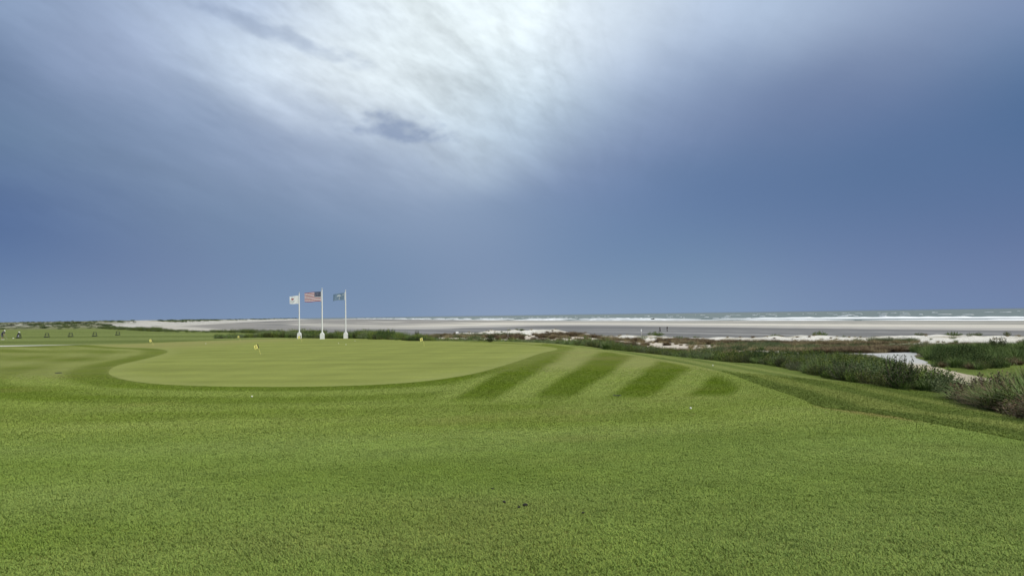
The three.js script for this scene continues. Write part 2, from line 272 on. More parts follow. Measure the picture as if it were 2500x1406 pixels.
function greenColor(x, d) {
  const a = fbm(x * 0.1, d * 0.35, 4), b = fbm(x * 0.9, d * 1.6, 3), e = sdGreen(x, d);
  let c = mul3(GREENS, 1 + 0.16 * a + 0.13 * b + 0.06 * Math.sin(d * 1.55 + x * 0.2 + 1.5 * a) + 0.03 * Math.sin(x * 1.9 - d * 0.35));  // the sine bands are mowing lines, sheen painted as tone
  c = mix3(c, [0.25, 0.235, 0.082], sstep(-24, -40, x) * sstep(60, 76, d) * 0.7);
  return mix3(c, mul3(TURF_LIGHT, 0.9), sstep(-1.6, -0.2, e) * 0.55 + sstep(-7, -2, e) * sstep(-0.1, 0.5, a) * 0.3);
}
const hedgeFront = spline([[0, 11.2], [12, 11.6], [18.4, 12.7], [22.6, 14.3], [28.6, 16.7], [31.4, 16.4], [38, 15.8], [48, 17], [56, 16.9], [61.5, 14.5], [66, 10], [70, 7.4], [78, 4], [90, 3], [104, 1]]);
function landColor(x, d) {
  const n1 = fbm(x * 0.3, d * 0.3, 4), n2 = fbm(x * 1.7, d * 1.7, 3), s = landSide(x, d);
  let c = mul3(ROUGH, 1 + 0.22 * n1 + 0.2 * n2);
  if (x > 2 && d < 75) { const st = Math.cos(2 * Math.PI * (x - shoulder(d)) / 3.4 + Math.PI + 0.7 * n1); c = mul3(mix3(c, TURF_LIGHT, 0.5 * sstep(-0.2, 0.7, st) * sstep(17, 13, x)), 1.06); }  // mower stripes in the rough, blade sheen painted as lighter turf
  if (d > 88 && x < -20) {                                                  // the practice range, its mowing sheen painted in long bands
    const r = 0.5 + 0.5 * clamp(1.2 * Math.cos(2 * Math.PI * (d + x * 0.3) / 31 + 1.6 * fbm(x * 0.02, d * 0.02, 3)), -1, 1) * (0.55 + 0.5 * vn(d * 0.05, 3));
    c = mix3(c, mul3(mix3([0.19, 0.225, 0.068], [0.115, 0.145, 0.034], r), 1 + 0.07 * n1 + 0.05 * n2), sstep(90, 97, d) * sstep(-22, -32, x));
    const out = sstep(270, 350, d + 0.0 * x + 40 * n1);
    c = mix3(c, mul3([0.17, 0.17, 0.095], 1 + 0.35 * n1), out);
    const white = sstep(0.05, 0.3, fbm(x * 0.022 + 3, d * 0.016, 4) + 0.25 * sstep(-120, -30, s) - 0.05) * sstep(340, 430, d);
    c = mix3(c, PALE, white * 0.85);
  }
  // scrub behind the hedge, then the open dunes
  const right = sstep(-16, -2, x), behind0 = right * sstep(67, 71, d + Math.max(0, x - 44) * 0.75 + n1 * 2.5) * sstep(12, 17, x + Math.max(0, d - 70) * 0.6), back = d > 60 && d < 150 ? sstep(1.5, 3.5, hedgeSide(x, d)) * sstep(-24, -14, x) : 0, behind = Math.max(behind0, back);
  c = mix3(c, mul3(DRYGRASS, 1 + 0.3 * n1 + 0.2 * n2), behind);
  const open = sstep(-0.25, 0.15, fbm(x * 0.16 + 12, d * 0.16, 4) + sstep(-34, -10, s + Math.max(0, 26 - x) * -0.2) * 1.1 - 0.64 + 0.75 * sstep(36, 14, x)) * behind;
  c = mix3(c, mul3(mix3(SAND, [0.62, 0.55, 0.45], sstep(-14, -30, s)), 1 + 0.06 * n2), open);
  c = mix3(c, mul3(mix3(SAND, [0.42, 0.38, 0.29], sstep(-0.1, 0.35, fbm(x * 0.35 + 5, d * 0.5, 3))), 1 + 0.1 * n2), sstep(-15, -9, s + 2.5 * n1) * sstep(-18, -2, x) * (0.6 + 0.4 * sstep(10, 30, x)));
  const low = sstep(-14, -6, s + 2 * n1) * sstep(-10, -20, x) * sstep(-60, -40, x); c = mix3(c, DRYGRASS, low);
  c = mix3(c, mul3(d > 300 ? mix3([0.45, 0.43, 0.38], PALE, sstep(-0.2, 0.3, n1)) : mix3(SAND, WET, 0.3), 1 + 0.12 * n1), sstep(1, 8, s));
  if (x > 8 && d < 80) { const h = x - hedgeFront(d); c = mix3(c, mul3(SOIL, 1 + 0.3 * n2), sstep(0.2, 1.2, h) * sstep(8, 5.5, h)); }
  return c;
}
function beachColor(x, d) {
  const s = -seaSide(x, d), along = x * -0.466 + d * 0.886, drift = 120 * sstep(60, -110, x);
  const n = fbm(s * 0.03 + 11, along * 0.006, 4), n2 = fbm(s * 0.13, along * 0.012 + 5, 3), q = s - drift + n * (12 + 20 * sstep(60, -110, x)), fine = fbm(s * 0.2 + 9, along * 0.006 + 2, 3);
  let c = mul3([0.37, 0.355, 0.315], 1 + 0.3 * n2);
  c = mix3(c, [0.2, 0.22, 0.195], sstep(0.0, 0.3, fine) * sstep(20, 40, q) * sstep(182, 172, q) * 0.7);
  c = mix3(c, mix3([0.25, 0.232, 0.205], mul3(SAND, 0.92), sstep(-0.12, 0.2, fbm(s * 0.055 + 31, along * 0.0042 + 3, 4))), sstep(70, -30, x) * sstep(30, 60, q));
  c = mix3(c, SAND, sstep(104, 111, q) * sstep(128, 120, q) * (0.55 + 0.45 * sstep(-0.3, 0.1, n2)));
  c = mix3(c, SAND, sstep(166, 174, q) * sstep(226, 216, q) * (0.75 + 0.25 * sstep(-0.3, 0.1, n2)));
  c = mix3(c, mul3([0.47, 0.455, 0.42], 1 + 0.2 * fine), sstep(214, 228, q) * sstep(262, 248, q));
  c = mix3(c, mul3(WET, 1 + 0.3 * n2 + 0.5 * sstep(0.1, 0.4, fbm(s * 0.09 + 70, along * 0.01, 3))), sstep(248, 262, q) * 0.95);
  c = mix3(c, [0.25, 0.255, 0.27], sstep(16, 6, s) * 0.8);
  const flat = sstep(-40, -150, x);                                          // tidal flats far out on the left: pale bars and wet runnels
  if (flat > 0) { const w = fbm(s * 0.011 + 3, along * 0.0019 + 1, 4); const f = mix3(mix3([0.29, 0.275, 0.25], mul3(SAND, 0.85), sstep(0.04, 0.22, fbm(s * 0.03 + 13, along * 0.003 + 1, 4) + 0.3 * w)), [0.12, 0.12, 0.125], sstep(-0.02, -0.24, w)); c = mix3(c, f, flat * 0.9); }
  const off = landSide(x, d); c = mix3(c, mul3([0.26, 0.255, 0.245], 1 + 0.25 * n2), sstep(70, 150, off + 50 * n) * sstep(700, 400, off) * sstep(-30, -90, x) * 0.4);
  return mul3(c, 1 + 0.05 * n2);
}

// ------------------------------------------------------------------ sheets laid over the land
function lattice(xs, ds, h, color, name, mat, kind = 'structure') {
  const nx = xs.length, nd = ds.length, p = new Float32Array(nx * nd * 3), nn = new Float32Array(nx * nd * 3), c = new Float32Array(nx * nd * 3), uv = new Float32Array(nx * nd * 2), idx = [];
  for (let j = 0; j < nd; j++) for (let i = 0; i < nx; i++) {
    const k = j * nx + i; p.set([xs[i], h(xs[i], ds[j]), -ds[j]], k * 3); c.set(color(xs[i], ds[j]), k * 3); uv.set([xs[i], ds[j]], k * 2);
    if (i && j) { const a = k - nx - 1, b = k - nx, e = k - 1; idx.push(a, b, k, a, k, e); }
  }
  for (let j = 0; j < nd; j++) for (let i = 0; i < nx; i++) {
    const k = j * nx + i, i0 = Math.max(0, i - 1), i1 = Math.min(nx - 1, i + 1), j0 = Math.max(0, j - 1), j1 = Math.min(nd - 1, j + 1);
    const gx = (p[(j * nx + i1) * 3 + 1] - p[(j * nx + i0) * 3 + 1]) / (xs[i1] - xs[i0]), gd = (p[(j1 * nx + i) * 3 + 1] - p[(j0 * nx + i) * 3 + 1]) / (ds[j1] - ds[j0]), l = Math.hypot(gx, 1, gd);
    nn.set([-gx / l, 1 / l, gd / l], k * 3);
  }
  return finish(p, nn, c, uv, idx, name, mat, kind);
}
function finish(p, nn, c, uv, idx, name, mat, kind) {
  const g = new THREE.BufferGeometry();
  for (const [k, a, n] of [['position', p, 3], ['normal', nn, 3], ['color', c, 3], ['uv', uv, 2]]) g.setAttribute(k, new THREE.BufferAttribute(a instanceof Float32Array ? a : new Float32Array(a), n));
  g.setIndex(idx); const m = mesh(name, g, mat); m.userData.kind = kind; return m;
}
// the part of a grid where sd < 0, cut along sd = 0
function sheet(name, sd, boxes, lift, color, mat) {
  const p = [], nn = [], c = [], uv = [], idx = [];
  boxes.forEach(([x0, x1, d0, d1, stepX, stepD]) => {
  const nx = Math.ceil((x1 - x0) / stepX) + 1, nd = Math.ceil((d1 - d0) / stepD) + 1, v = new Float32Array(nx * nd), keep = new Map();
  const X = (i) => x0 + i * stepX, D = (j) => d0 + j * stepD;
  for (let j = 0; j < nd; j++) for (let i = 0; i < nx; i++) v[j * nx + i] = sd(X(i), D(j));
  const vert = (x, d, key) => {
    let k = keep.get(key); if (k !== undefined) return k;
    k = p.length / 3; keep.set(key, k); p.push(x, height(x, d) + lift, -d); c.push(...color(x, d)); uv.push(x, d);
    const e = 0.25, gx = (height(x + e, d) - height(x - e, d)) / (2 * e), gd = (height(x, d + e) - height(x, d - e)) / (2 * e), l = Math.hypot(gx, 1, gd); nn.push(-gx / l, 1 / l, gd / l); return k;
  };
  for (let j = 0; j < nd - 1; j++) for (let i = 0; i < nx - 1; i++) {
    const q = [[i, j], [i + 1, j], [i + 1, j + 1], [i, j + 1]], val = q.map(([a, b]) => v[b * nx + a]), ring = [];
    if (Math.min(...val) >= 0) continue;
    for (let k = 0; k < 4; k++) {
      const [a, b] = q[k], [a2, b2] = q[(k + 1) % 4], s = val[k], s2 = val[(k + 1) % 4];
      if (s < 0) ring.push(vert(X(a), D(b), b * nx + a));
      if ((s < 0) !== (s2 < 0)) { const t = s / (s - s2), lo = Math.min(b * nx + a, b2 * nx + a2), hi = Math.max(b * nx + a, b2 * nx + a2); ring.push(vert(mix(X(a), X(a2), t), mix(D(b), D(b2), t), lo + '_' + hi)); }
    }
    for (let k = 1; k < ring.length - 1; k++) idx.push(ring[0], ring[k], ring[k + 1]);
  }
  });
  return finish(p, nn, c, uv, idx, name, mat, 'structure');
}
const range = (...spans) => { const o = []; for (const [a, b, s] of spans) for (let t = a; t < b - 1e-6; t += s) o.push(t); o.push(spans[spans.length - 1][1]); return o; };

const landX = range([-1800, -900, 45], [-900, -200, 14], [-200, -60, 3], [-60, -16, 0.9], [-16, 30, 0.5], [30, 75, 0.8], [75, 140, 3]);
const landD = range([-14, 40, 0.5], [40, 100, 0.7], [100, 165, 0.9], [165, 240, 3], [240, 900, 9], [900, 3400, 45]);
lattice(landX, landD, (x, d) => height(x, d) - ((sdFairway(x, d) < -1) ? 0.02 : 0), landColor, 'ground', landMat);
sheet('fairway', sdFairway, [[-46, 11, -2, 40, 0.25, 0.25], [-90, 9, 40, 118, 0.5, 0.5]], 0.012, (x, d) => mul3(fairwayColor(x, d), 0.88), turfMat);
sheet('putting_green', sdGreen, [[-57, 5, 22, 115, 0.4, 0.4]], 0.0165, greenColor, greenMat);

// the beach at low tide and the sea
const beachX = range([-2600, -900, 60], [-900, -240, 16], [-240, 200, 5], [200, 420, 8], [420, 1000, 60]);
const beachD = range([-400, 60, 40], [60, 480, 2.5], [480, 1100, 7], [1100, 4600, 60]);
lattice(beachX, beachD, beachHeight, beachColor, 'beach', beachMat);
// sea: wind-roughened water to the horizon
{
  const wave = (() => { const n = 256, d = new Uint8Array(n * n * 4), per = (x, y, k) => { let s = 0, a = 1; for (let o = 0; o < 4; o++) { const m = k << o, X = x * m, Y = y * m, ix = Math.floor(X), iy = Math.floor(Y), fx = X - ix, fy = Y - iy, h = (i, j) => hash(((i % m) + m) % m + o * 77, ((j % m) + m) % m), u = fx * fx * (3 - 2 * fx), v = fy * fy * (3 - 2 * fy); s += a * mix(mix(h(ix, iy), h(ix + 1, iy), u), mix(h(ix, iy + 1), h(ix + 1, iy + 1), u), v); a *= 0.6; } return s / 2.2; };
    for (let y = 0; y < n; y++) for (let x = 0; x < n; x++) { const v = 255 * clamp(per(x / n, y / n, 4)); d.set([v, v, v, 255], (y * n + x) * 4); }
    const t = new THREE.DataTexture(d, n, n); t.wrapS = t.wrapT = THREE.RepeatWrapping; t.magFilter = THREE.LinearFilter; t.needsUpdate = true; return t; })();
  const m = new THREE.MeshPhysicalMaterial({ color: C(0.165, 0.2, 0.19), roughness: 0.6, ior: 1.33, specularIntensity: 0.55, bumpMap: tiled(wave, 1), bumpScale: 1.2 });
  const g = new THREE.PlaneGeometry(90000, 60000, 60, 60).rotateX(-Math.PI / 2).translate(0, 0, -29000);
  const uv = g.attributes.uv, p = g.attributes.position; for (let i = 0; i < uv.count; i++) uv.setXY(i, p.getX(i) / 60, p.getZ(i) / 60);
  const sea = mesh('sea', g, m); sea.userData.kind = 'structure';
}
const whiteFoam = std(C(0.88, 0.89, 0.88), 0.8);
{
  // breakers: broken ridges of foam in rows along the shore
  const curve = SHORE.map(([x, d]) => [x, d]), r = rng(21), parts = [];
  const along = (t) => { for (let i = 0; i < curve.length - 1; i++) { const [ax, ad] = curve[i], [bx, bd] = curve[i + 1], l = Math.hypot(bx - ax, bd - ad); if (t < l || i === curve.length - 2) { const k = t / l; return [mix(ax, bx, k), mix(ad, bd, k), (bx - ax) / l, (bd - ad) / l]; } t -= l; } };
  const ridge = (t0, len, off, w, h) => {
    const n = Math.max(3, Math.ceil(len / 7)), p = [], idx = [];
    for (let i = 0; i <= n; i++) {
      const [x, d, ux, ud] = along(t0 + len * i / n), nx = ud, nd = -ux, e = Math.min(1, 4 * (i / n) * (1 - i / n) + 0.1), o = off + 7 * vn((t0 + len * i / n) * 0.02, off), hh = h * e * (0.7 + 0.5 * r()), ww = w * e * (0.7 + 0.6 * r());
      for (const [a, y] of [[-ww * 0.7, -0.15], [-ww * 0.25, hh * 0.8], [ww * 0.05, hh], [ww * 0.5, -0.15]]) p.push(x + nx * (o + a), y + 0.05, -(d + nd * (o + a)));
      if (i) for (let k = 0; k < 3; k++) { const a = (i - 1) * 4 + k, b = i * 4 + k; idx.push(a, b, b + 1, a, b + 1, a + 1); }
    }
    const g = new THREE.BufferGeometry(); g.setAttribute('position', new THREE.BufferAttribute(new Float32Array(p), 3)); g.setIndex(idx); g.computeVertexNormals(); parts.push(g);
  };
  for (const [off, gap, len0, len1, w, h] of [[8, 2, 90, 320, 17, 0.75], [58, 420, 20, 70, 5, 0.5], [112, 22, 110, 420, 9, 1.35], [134, 260, 20, 80, 6, 0.8]])
    for (let t = 900; t < 7600;) { const len = mix(len0, len1, r()); ridge(t, len, off + 7 * (r() - 0.5), w * (0.7 + 0.5 * r()), h * (0.75 + 0.4 * r())); t += len + gap * (0.2 + 1.6 * r()); }
  const flip = new THREE.MeshStandardMaterial({ color: C(0.88, 0.89, 0.88), roughness: 0.8, side: THREE.DoubleSide });
  tag(mesh('surf', mergeGeometries(parts), flip), 'white lines of breaking surf along the far edge of the beach', 'surf', null, 'stuff');
  // wash: thin sheets of foam left on the wet sand
  const caps = [], rc = rng(8);
  for (let i = 0; i < 260; i++) {
    const t = 1000 + rc() * 3200, [x, d, ux, ud] = along(t), o = 170 + rc() ** 1.5 * 1400, l = 3 + rc() * 11, g = new THREE.SphereGeometry(1, 6, 4).scale(l, 0.5 + 0.35 * rc(), 0.9).rotateY(Math.atan2(ud, ux) + 0.3 * (rc() - 0.5)).translate(x + ud * o, 0.05, -(d - ux * o));
    caps.push(g);
  }
  tag(mesh('whitecap', mergeGeometries(caps), whiteFoam), 'scattered small whitecaps on the grey green sea beyond the surf', 'whitecaps', null, 'stuff');
}

// paths
const concrete = canvasTex(256, 256, (g, w, h) => { const im = g.createImageData(w, h), r = rng(31); for (let i = 0; i < w * h; i++) { const x = i % w, y = (i / w) | 0, v = 222 + 18 * r() - 16 * (vn(x * 0.05, y * 0.05) > 0.4); im.data.set([v, v * 0.99, v * 0.96, 255], i * 4); } g.putImageData(im, 0, 0); });
const pathMat = new THREE.MeshStandardMaterial({ map: tiled(concrete, 1 / 2), roughness: 0.85, vertexColors: true });
{
  const strip = (line, half) => { const f = openDist(line); return (x, d) => Math.abs(f(x, d)) - half; };
  const a = strip([[20.3, 26.5], [23.2, 37], [25.8, 46.2], [28.6, 53.5], [30.6, 58.5], [32, 63]], 1.25), pad = closedDist(closedSmooth([[28.4, 54], [30.2, 54], [32.4, 59.5], [35, 64.5], [34.2, 66.6], [31.5, 67], [27, 66.8], [26.6, 66.2], [29.6, 65.6], [30.4, 62], [29.4, 58]], 60));
  sheet('cart_path', (x, d) => Math.min(a(x, d) + 0.12 * vn(x, d), pad(x, d) + 0.1 * vn(x, d)), [[18, 40, 24, 69, 0.3, 0.3]], 0.016, (x, d) => mul3(mix3([0.52, 0.45, 0.33], [0.56, 0.565, 0.57], sstep(49, 55, d)), 1 + 0.1 * fbm(x * 0.5, d * 2.5, 3)), pathMat);
  const b = openDist([[-95, 83.2], [-75, 84.2], [-60, 85.2], [-47, 87.2]]);
  sheet('cart_path', (x, d) => Math.abs(b(x, d)) - 3.1 * sstep(-46, -58, x) + 0.05, [[-95, -46, 78, 92, 0.5, 0.2]], 0.05, (x, d) => mul3([0.8, 0.79, 0.75], 1 + 0.06 * vn(x * 0.6, d * 2)), pathMat);
}

// ------------------------------------------------------------------ plants
const leafMat = new THREE.MeshPhysicalMaterial({ vertexColors: true, roughness: 0.65, side: THREE.DoubleSide, specularIntensity: 0.25, transmission: 0.25, thickness: 0 });
const bladeMat = new THREE.MeshPhysicalMaterial({ vertexColors: true, roughness: 0.8, specularIntensity: 0.3, side: THREE.DoubleSide });
const woodMat = std(C(0.11, 0.085, 0.06), 0.9);
class Cloth { constructor() { this.p = []; this.c = []; this.i = []; }
  quad(a, b, c, d, col) { const k = this.p.length / 3; for (const v of [a, b, c, d]) { this.p.push(v.x, v.y, v.z); this.c.push(...col); } this.i.push(k, k + 1, k + 2, k, k + 2, k + 3); }
  tri(a, b, c, col) { const k = this.p.length / 3; for (const v of [a, b, c]) { this.p.push(v.x, v.y, v.z); this.c.push(...col); } this.i.push(k, k + 1, k + 2); }
  geo() { const g = new THREE.BufferGeometry(); g.setAttribute('position', new THREE.BufferAttribute(new Float32Array(this.p), 3)); g.setAttribute('color', new THREE.BufferAttribute(new Float32Array(this.c), 3)); g.setIndex(this.i); g.computeVertexNormals(); return g; } }
const v3 = (x, y, z) => new THREE.Vector3(x, y, z);
function leaf(out, at, dir, len, wid, r, col) {                 // a pointed leaf folded along its rib
  const side = v3(r() - 0.5, r() - 0.5, r() - 0.5).cross(dir).normalize().multiplyScalar(wid / 2), tip = at.clone().addScaledVector(dir, len), mid = at.clone().addScaledVector(dir, len * 0.45); mid.y -= len * 0.06;
  out.tri(at, mid.clone().add(side), tip, col); out.tri(at, tip, mid.clone().sub(side), col);
}
// a bush of upright leafy shoots: radius and height about 1 m at scale 1
function bushGeo(seed, { shoots = 54, h = 1, spread = 0.85, leafLen = 0.085, per = 20, tones }) {
  const r = rng(seed), leaves = new Cloth(), stems = [];
  for (let s = 0; s < shoots; s++) {
    const a = r() * 6.283, q = Math.sqrt(r()), hh = h * mix(1.0, 0.5, q * q) * (0.72 + 0.45 * r()), b0 = v3(Math.cos(a) * q * spread * 0.3, 0, Math.sin(a) * q * spread * 0.3), top = v3(Math.cos(a) * q * spread + 0.12 * (r() - 0.5), hh, Math.sin(a) * q * spread + 0.12 * (r() - 0.5));
    const bend = v3(b0.x * 0.3 + top.x * 0.7, hh * 0.42, b0.z * 0.3 + top.z * 0.7), cv = new THREE.QuadraticBezierCurve3(b0, bend, top), tone = tones[Math.floor(r() * tones.length)], k0 = 0.75 + 0.5 * r();
    stems.push(new THREE.TubeGeometry(cv, 4, 0.007, 3));
    for (let i = 0; i < per; i++) {
      const t = 0.16 + 0.84 * (i + r()) / per, p = cv.getPoint(t), f = cv.getTangent(t), dir = v3(r() - 0.5, r() * 0.5 - 0.1, r() - 0.5).normalize().multiplyScalar(1.1).add(f.multiplyScalar(0.55)).normalize();
      p.addScaledVector(v3(r() - 0.5, r() - 0.5, r() - 0.5), 0.07); const k = k0 * (0.8 + 0.4 * r());
      leaf(leaves, p, dir, leafLen * (0.7 + 0.7 * r()), leafLen * 0.52, r, mul3(tone, k));
    }
  }
  return [leaves.geo(), mergeGeometries(stems)];
}
// a tussock of long arching blades
function tussockGeo(seed, { blades = 260, h = 0.9, reach = 0.7, width = 0.011, tones, droop = 0.7, lean = 0 }) {
  const r = rng(seed), o = new Cloth();
  for (let b = 0; b < blades; b++) {
    const a = r() * 6.283, q = Math.sqrt(r()), len = h * (0.6 + 0.6 * r()), out = reach * (0.25 + 0.9 * r()), base = v3(Math.cos(a) * q * 0.32, 0, Math.sin(a) * q * 0.32), ca = a + (r() - 0.5) * 1.4, col = mul3(tones[Math.floor(r() * tones.length)], 0.7 + 0.6 * r());
    const side = v3(-Math.sin(ca), 0, Math.cos(ca)).multiplyScalar(width * (0.7 + 0.6 * r())); let prev = null; const n = 4, up = len * (0.75 + 0.3 * r());
    for (let i = 0; i <= n; i++) { const t = i / n, c = v3(base.x + Math.cos(ca) * out * t * t * 0.9 + lean * t * t, up * (t - droop * 0.55 * t * t * (out / reach)), base.z + Math.sin(ca) * out * t * t * 0.9), w = side.clone().multiplyScalar(1 - t * 0.85); if (prev) o.quad(prev[0], prev[1], c.clone().add(w), c.clone().sub(w), col); prev = [c.clone().sub(w), c.clone().add(w)]; }
  }
  return o.geo();
}
const LEAFY = [[0.073, 0.118, 0.022], [0.098, 0.147, 0.026], [0.059, 0.092, 0.018], [0.147, 0.182, 0.037], [0.189, 0.21, 0.05]], DEEP = [[0.037, 0.064, 0.016], [0.051, 0.085, 0.02], [0.069, 0.106, 0.026], [0.103, 0.127, 0.035]], BRIGHT = [[0.12, 0.19, 0.03], [0.15, 0.22, 0.035], [0.1, 0.165, 0.03]], GREYG = [[0.135, 0.169, 0.077], [0.182, 0.208, 0.099], [0.101, 0.137, 0.055]];
const STRAW = [[0.315, 0.26, 0.139], [0.231, 0.19, 0.098], [0.179, 0.135, 0.082], [0.378, 0.32, 0.172]], PURPLE = [[0.128, 0.082, 0.049], [0.089, 0.056, 0.036], [0.218, 0.159, 0.088], [0.148, 0.107, 0.06]], REED = [[0.105, 0.165, 0.04], [0.14, 0.196, 0.056], [0.084, 0.133, 0.037], [0.182, 0.224, 0.081]];
function shrubKind(seed, o) { const [l, s] = bushGeo(seed, o); return { foliage: l, stems: s }; }
const KINDS = {
  leafy: [1, 2, 3, 4].map((s) => shrubKind(s, { tones: LEAFY, h: 1.05, spread: 0.8 })), deep: [5, 6].map((s) => shrubKind(s, { tones: DEEP, h: 1.1, spread: 0.7, shoots: 64, leafLen: 0.08 })),
  bright: [7, 8].map((s) => shrubKind(s, { tones: BRIGHT, h: 0.9, spread: 0.95, shoots: 60, leafLen: 0.1 })), brown: [31, 32].map((s) => shrubKind(s, { tones: PURPLE.concat([[0.1, 0.1, 0.045], [0.07, 0.085, 0.03], [0.18, 0.14, 0.09]]), h: 1.0, spread: 1.0, shoots: 60, leafLen: 0.09 })), grey: [9, 10].map((s) => shrubKind(s, { tones: GREYG, h: 0.95, spread: 0.85, leafLen: 0.07, per: 24 })),
};
const TUSS = {
  green: [11, 12, 13].map((s) => tussockGeo(s, { tones: REED, h: 1.0, reach: 0.75, blades: 300 })), grey: [14, 15].map((s) => tussockGeo(s, { tones: GREYG.concat(REED), h: 0.95, reach: 0.7, blades: 280 })),
  purple: [16, 17, 18].map((s) => tussockGeo(s, { tones: PURPLE.concat(STRAW.slice(1, 3)), h: 0.95, reach: 0.9, blades: 330, width: 0.013, droop: 0.75 })), straw: [19, 20].map((s) => tussockGeo(s, { tones: STRAW, h: 0.8, reach: 0.6, blades: 160, width: 0.009 })),
};
const protos = new Map();
function shrub(kind, i, pos, turn, s, label, group, category = 'shrub', name = 'shrub') {
  const v = i % (KINDS[kind]?.length ?? TUSS[kind.slice(1)].length), key = kind + v; let o;
  if (!protos.has(key)) {
    o = thing(name, label, category, pos, group);
    if (KINDS[kind]) { mesh('foliage', KINDS[kind][v].foliage, leafMat, o); mesh('stem', KINDS[kind][v].stems, woodMat, o); } else mesh('blades', TUSS[kind.slice(1)][v], bladeMat, o);
    protos.set(key, o); o.rotation.y = turn;
  } else { o = protos.get(key).clone(); o.name = numbered(name); o.userData = {}; tag(o, label, category, group); o.position.copy(pos); o.rotation.set(0, turn, 0); scene.add(o); }
  if (typeof s === 'number') o.scale.setScalar(s); else o.scale.set(...s);
  return o;
}
function scatter(name, geo, mat, list, label, category) {          // list of [x, y, z, turn, scaleXZ, scaleY, shade]
  const m = new THREE.InstancedMesh(geo, mat, list.length), q = new THREE.Object3D(), c = new THREE.Color();
  list.forEach(([x, y, z, a, s, sy, k = 1], i) => { q.position.set(x, y, z); q.rotation.set(0, a, 0); q.scale.set(s, sy, s); q.updateMatrix(); m.setMatrixAt(i, q.matrix); m.setColorAt(i, c.setRGB(k, k, k)); });
  m.name = numbered(name); shade(m); scene.add(m); return tag(m, label, category, null, 'stuff');
}

// the hedge along the lawn: bushes one can tell apart stand in front, the mass behind them is a thicket
const onPath = (x, d) => (x > 21 && d < 69 && (Math.abs(x - (20.3 + (d - 26.5) * 0.278)) < 1.9 || (x > 22 && x < 39 && d > 54 && d < 69 && d > 66.8 - Math.max(0, x - 30.5) * 0 - (x > 29 ? 12 : 2.5))));
{
  const r = rng(77), bulk = { a: [], b: [], c: [], t: [] }; let i = 0;
  const walk = []; for (let k = 0; k < HEDGE.length - 1; k++) { const [ax, ad] = HEDGE[k], [bx, bd] = HEDGE[k + 1], l = Math.hypot(bx - ax, bd - ad); for (let t = 0; t < l; t += 0.82) walk.push([mix(ax, bx, t / l), mix(ad, bd, t / l), (bd - ad) / l, -(bx - ax) / l]); }
  for (const [hx, hd, nx, nd] of walk) {
    const w = hd < 36 ? 3.0 : hd < 44 ? 5 : hd < 57 ? 8.2 : hd < 70 ? 6 : hd < 105 && hx > -22 ? 4.5 : 7;
    for (let q = 0.35; q < w; q += 0.95) {
      const x = hx + nx * (q + 0.5 * (r() - 0.5)) + 0.5 * (r() - 0.5), d = hd + nd * (q + 0.5 * (r() - 0.5)) + 0.5 * (r() - 0.5); if (onPath(x, d)) continue;
      const tall = (hx < -21 ? 1.12 : hd > 74 ? 0.7 : hd > 50 ? 0.72 : hd > 37 ? 0.8 : 0.92) * (hx < -41 ? 0.65 : 1) * (q < 0.6 ? 0.78 : 1) * (0.82 + 0.38 * r()) * (1 + 0.18 * vn(x * 0.35, d * 0.35));
      const n = fbm(x * 0.33 + 5, d * 0.33, 3), p = V(x, d, -0.05), far = hd > 70;
      if (q < 1.0 && (!far || i % 2)) {
        const kind = n > 0.28 ? 'deep' : n < -0.3 ? 't' + (far ? 'grey' : 'green') : n > 0.12 && !far ? 'bright' : n < -0.12 ? (r() < 0.5 ? 'grey' : 'tgreen') : 'leafy';
        const px = PW / 2 + F * x / d, where = far ? (px < 690 ? 'left of the flagpoles' : px < 800 ? 'between the left and middle flagpoles' : px < 860 ? 'beside the right flagpole' : px < 1000 ? 'just right of the flagpoles' : px < 1180 ? 'past the right hand pin' : 'at the right end of the green') : px < 1560 ? 'where the stripes end' : px < 1760 ? 'above the ball by the rough' : px < 1950 ? 'along its middle' : px < 2080 ? 'left of the silvery one' : 'near its end by the path';
        const [lab, grp] = far ? [`low grey green shrub in hedge behind the green, ${where}`, 'shrubs in the hedge behind the putting green'] : kind[0] === 't' ? [`green tussock in hedge right of the lawn, ${where}`, 'grassy tussocks in the hedge right of the lawn'] : kind === 'deep' ? [`dark green shrub in hedge right of lawn, ${where}`, 'dark shrubs in the hedge right of the lawn'] : [`mid green shrub in hedge right of lawn, ${where}`, 'green shrubs in the hedge right of the lawn'];
        shrub(kind, i, p, r() * 6.28, [tall * 1.05, tall, tall * 1.05], lab, grp, kind[0] === 't' ? 'grass tussock' : 'shrub', kind[0] === 't' ? 'grass_tussock' : 'shrub');
      } else bulk[r() < 0.3 ? 't' : n > 0.2 ? 'b' : n < -0.15 ? 'c' : 'a'].push([p.x, p.y, p.z, r() * 6.28, tall * 1.15, tall * 1.02, (0.85 + 0.3 * r()) * (far ? 1.45 : 1.05)]);
      i++;
    }
  }
  const all = { a: [KINDS.leafy[1].foliage, 'green leafy'], b: [KINDS.deep[1].foliage, 'dark leafy'], c: [KINDS.grey[0].foliage, 'grey green leafy'] };
  for (const k of ['a', 'b', 'c']) scatter('thicket', all[k][0], leafMat, bulk[k], `mass of ${all[k][1]} scrub behind the front shrubs of the long hedge`, 'thicket');
  scatter('thicket', TUSS.green[1], bladeMat, bulk.t, 'mass of long green grass growing through the long hedge', 'thicket');
}
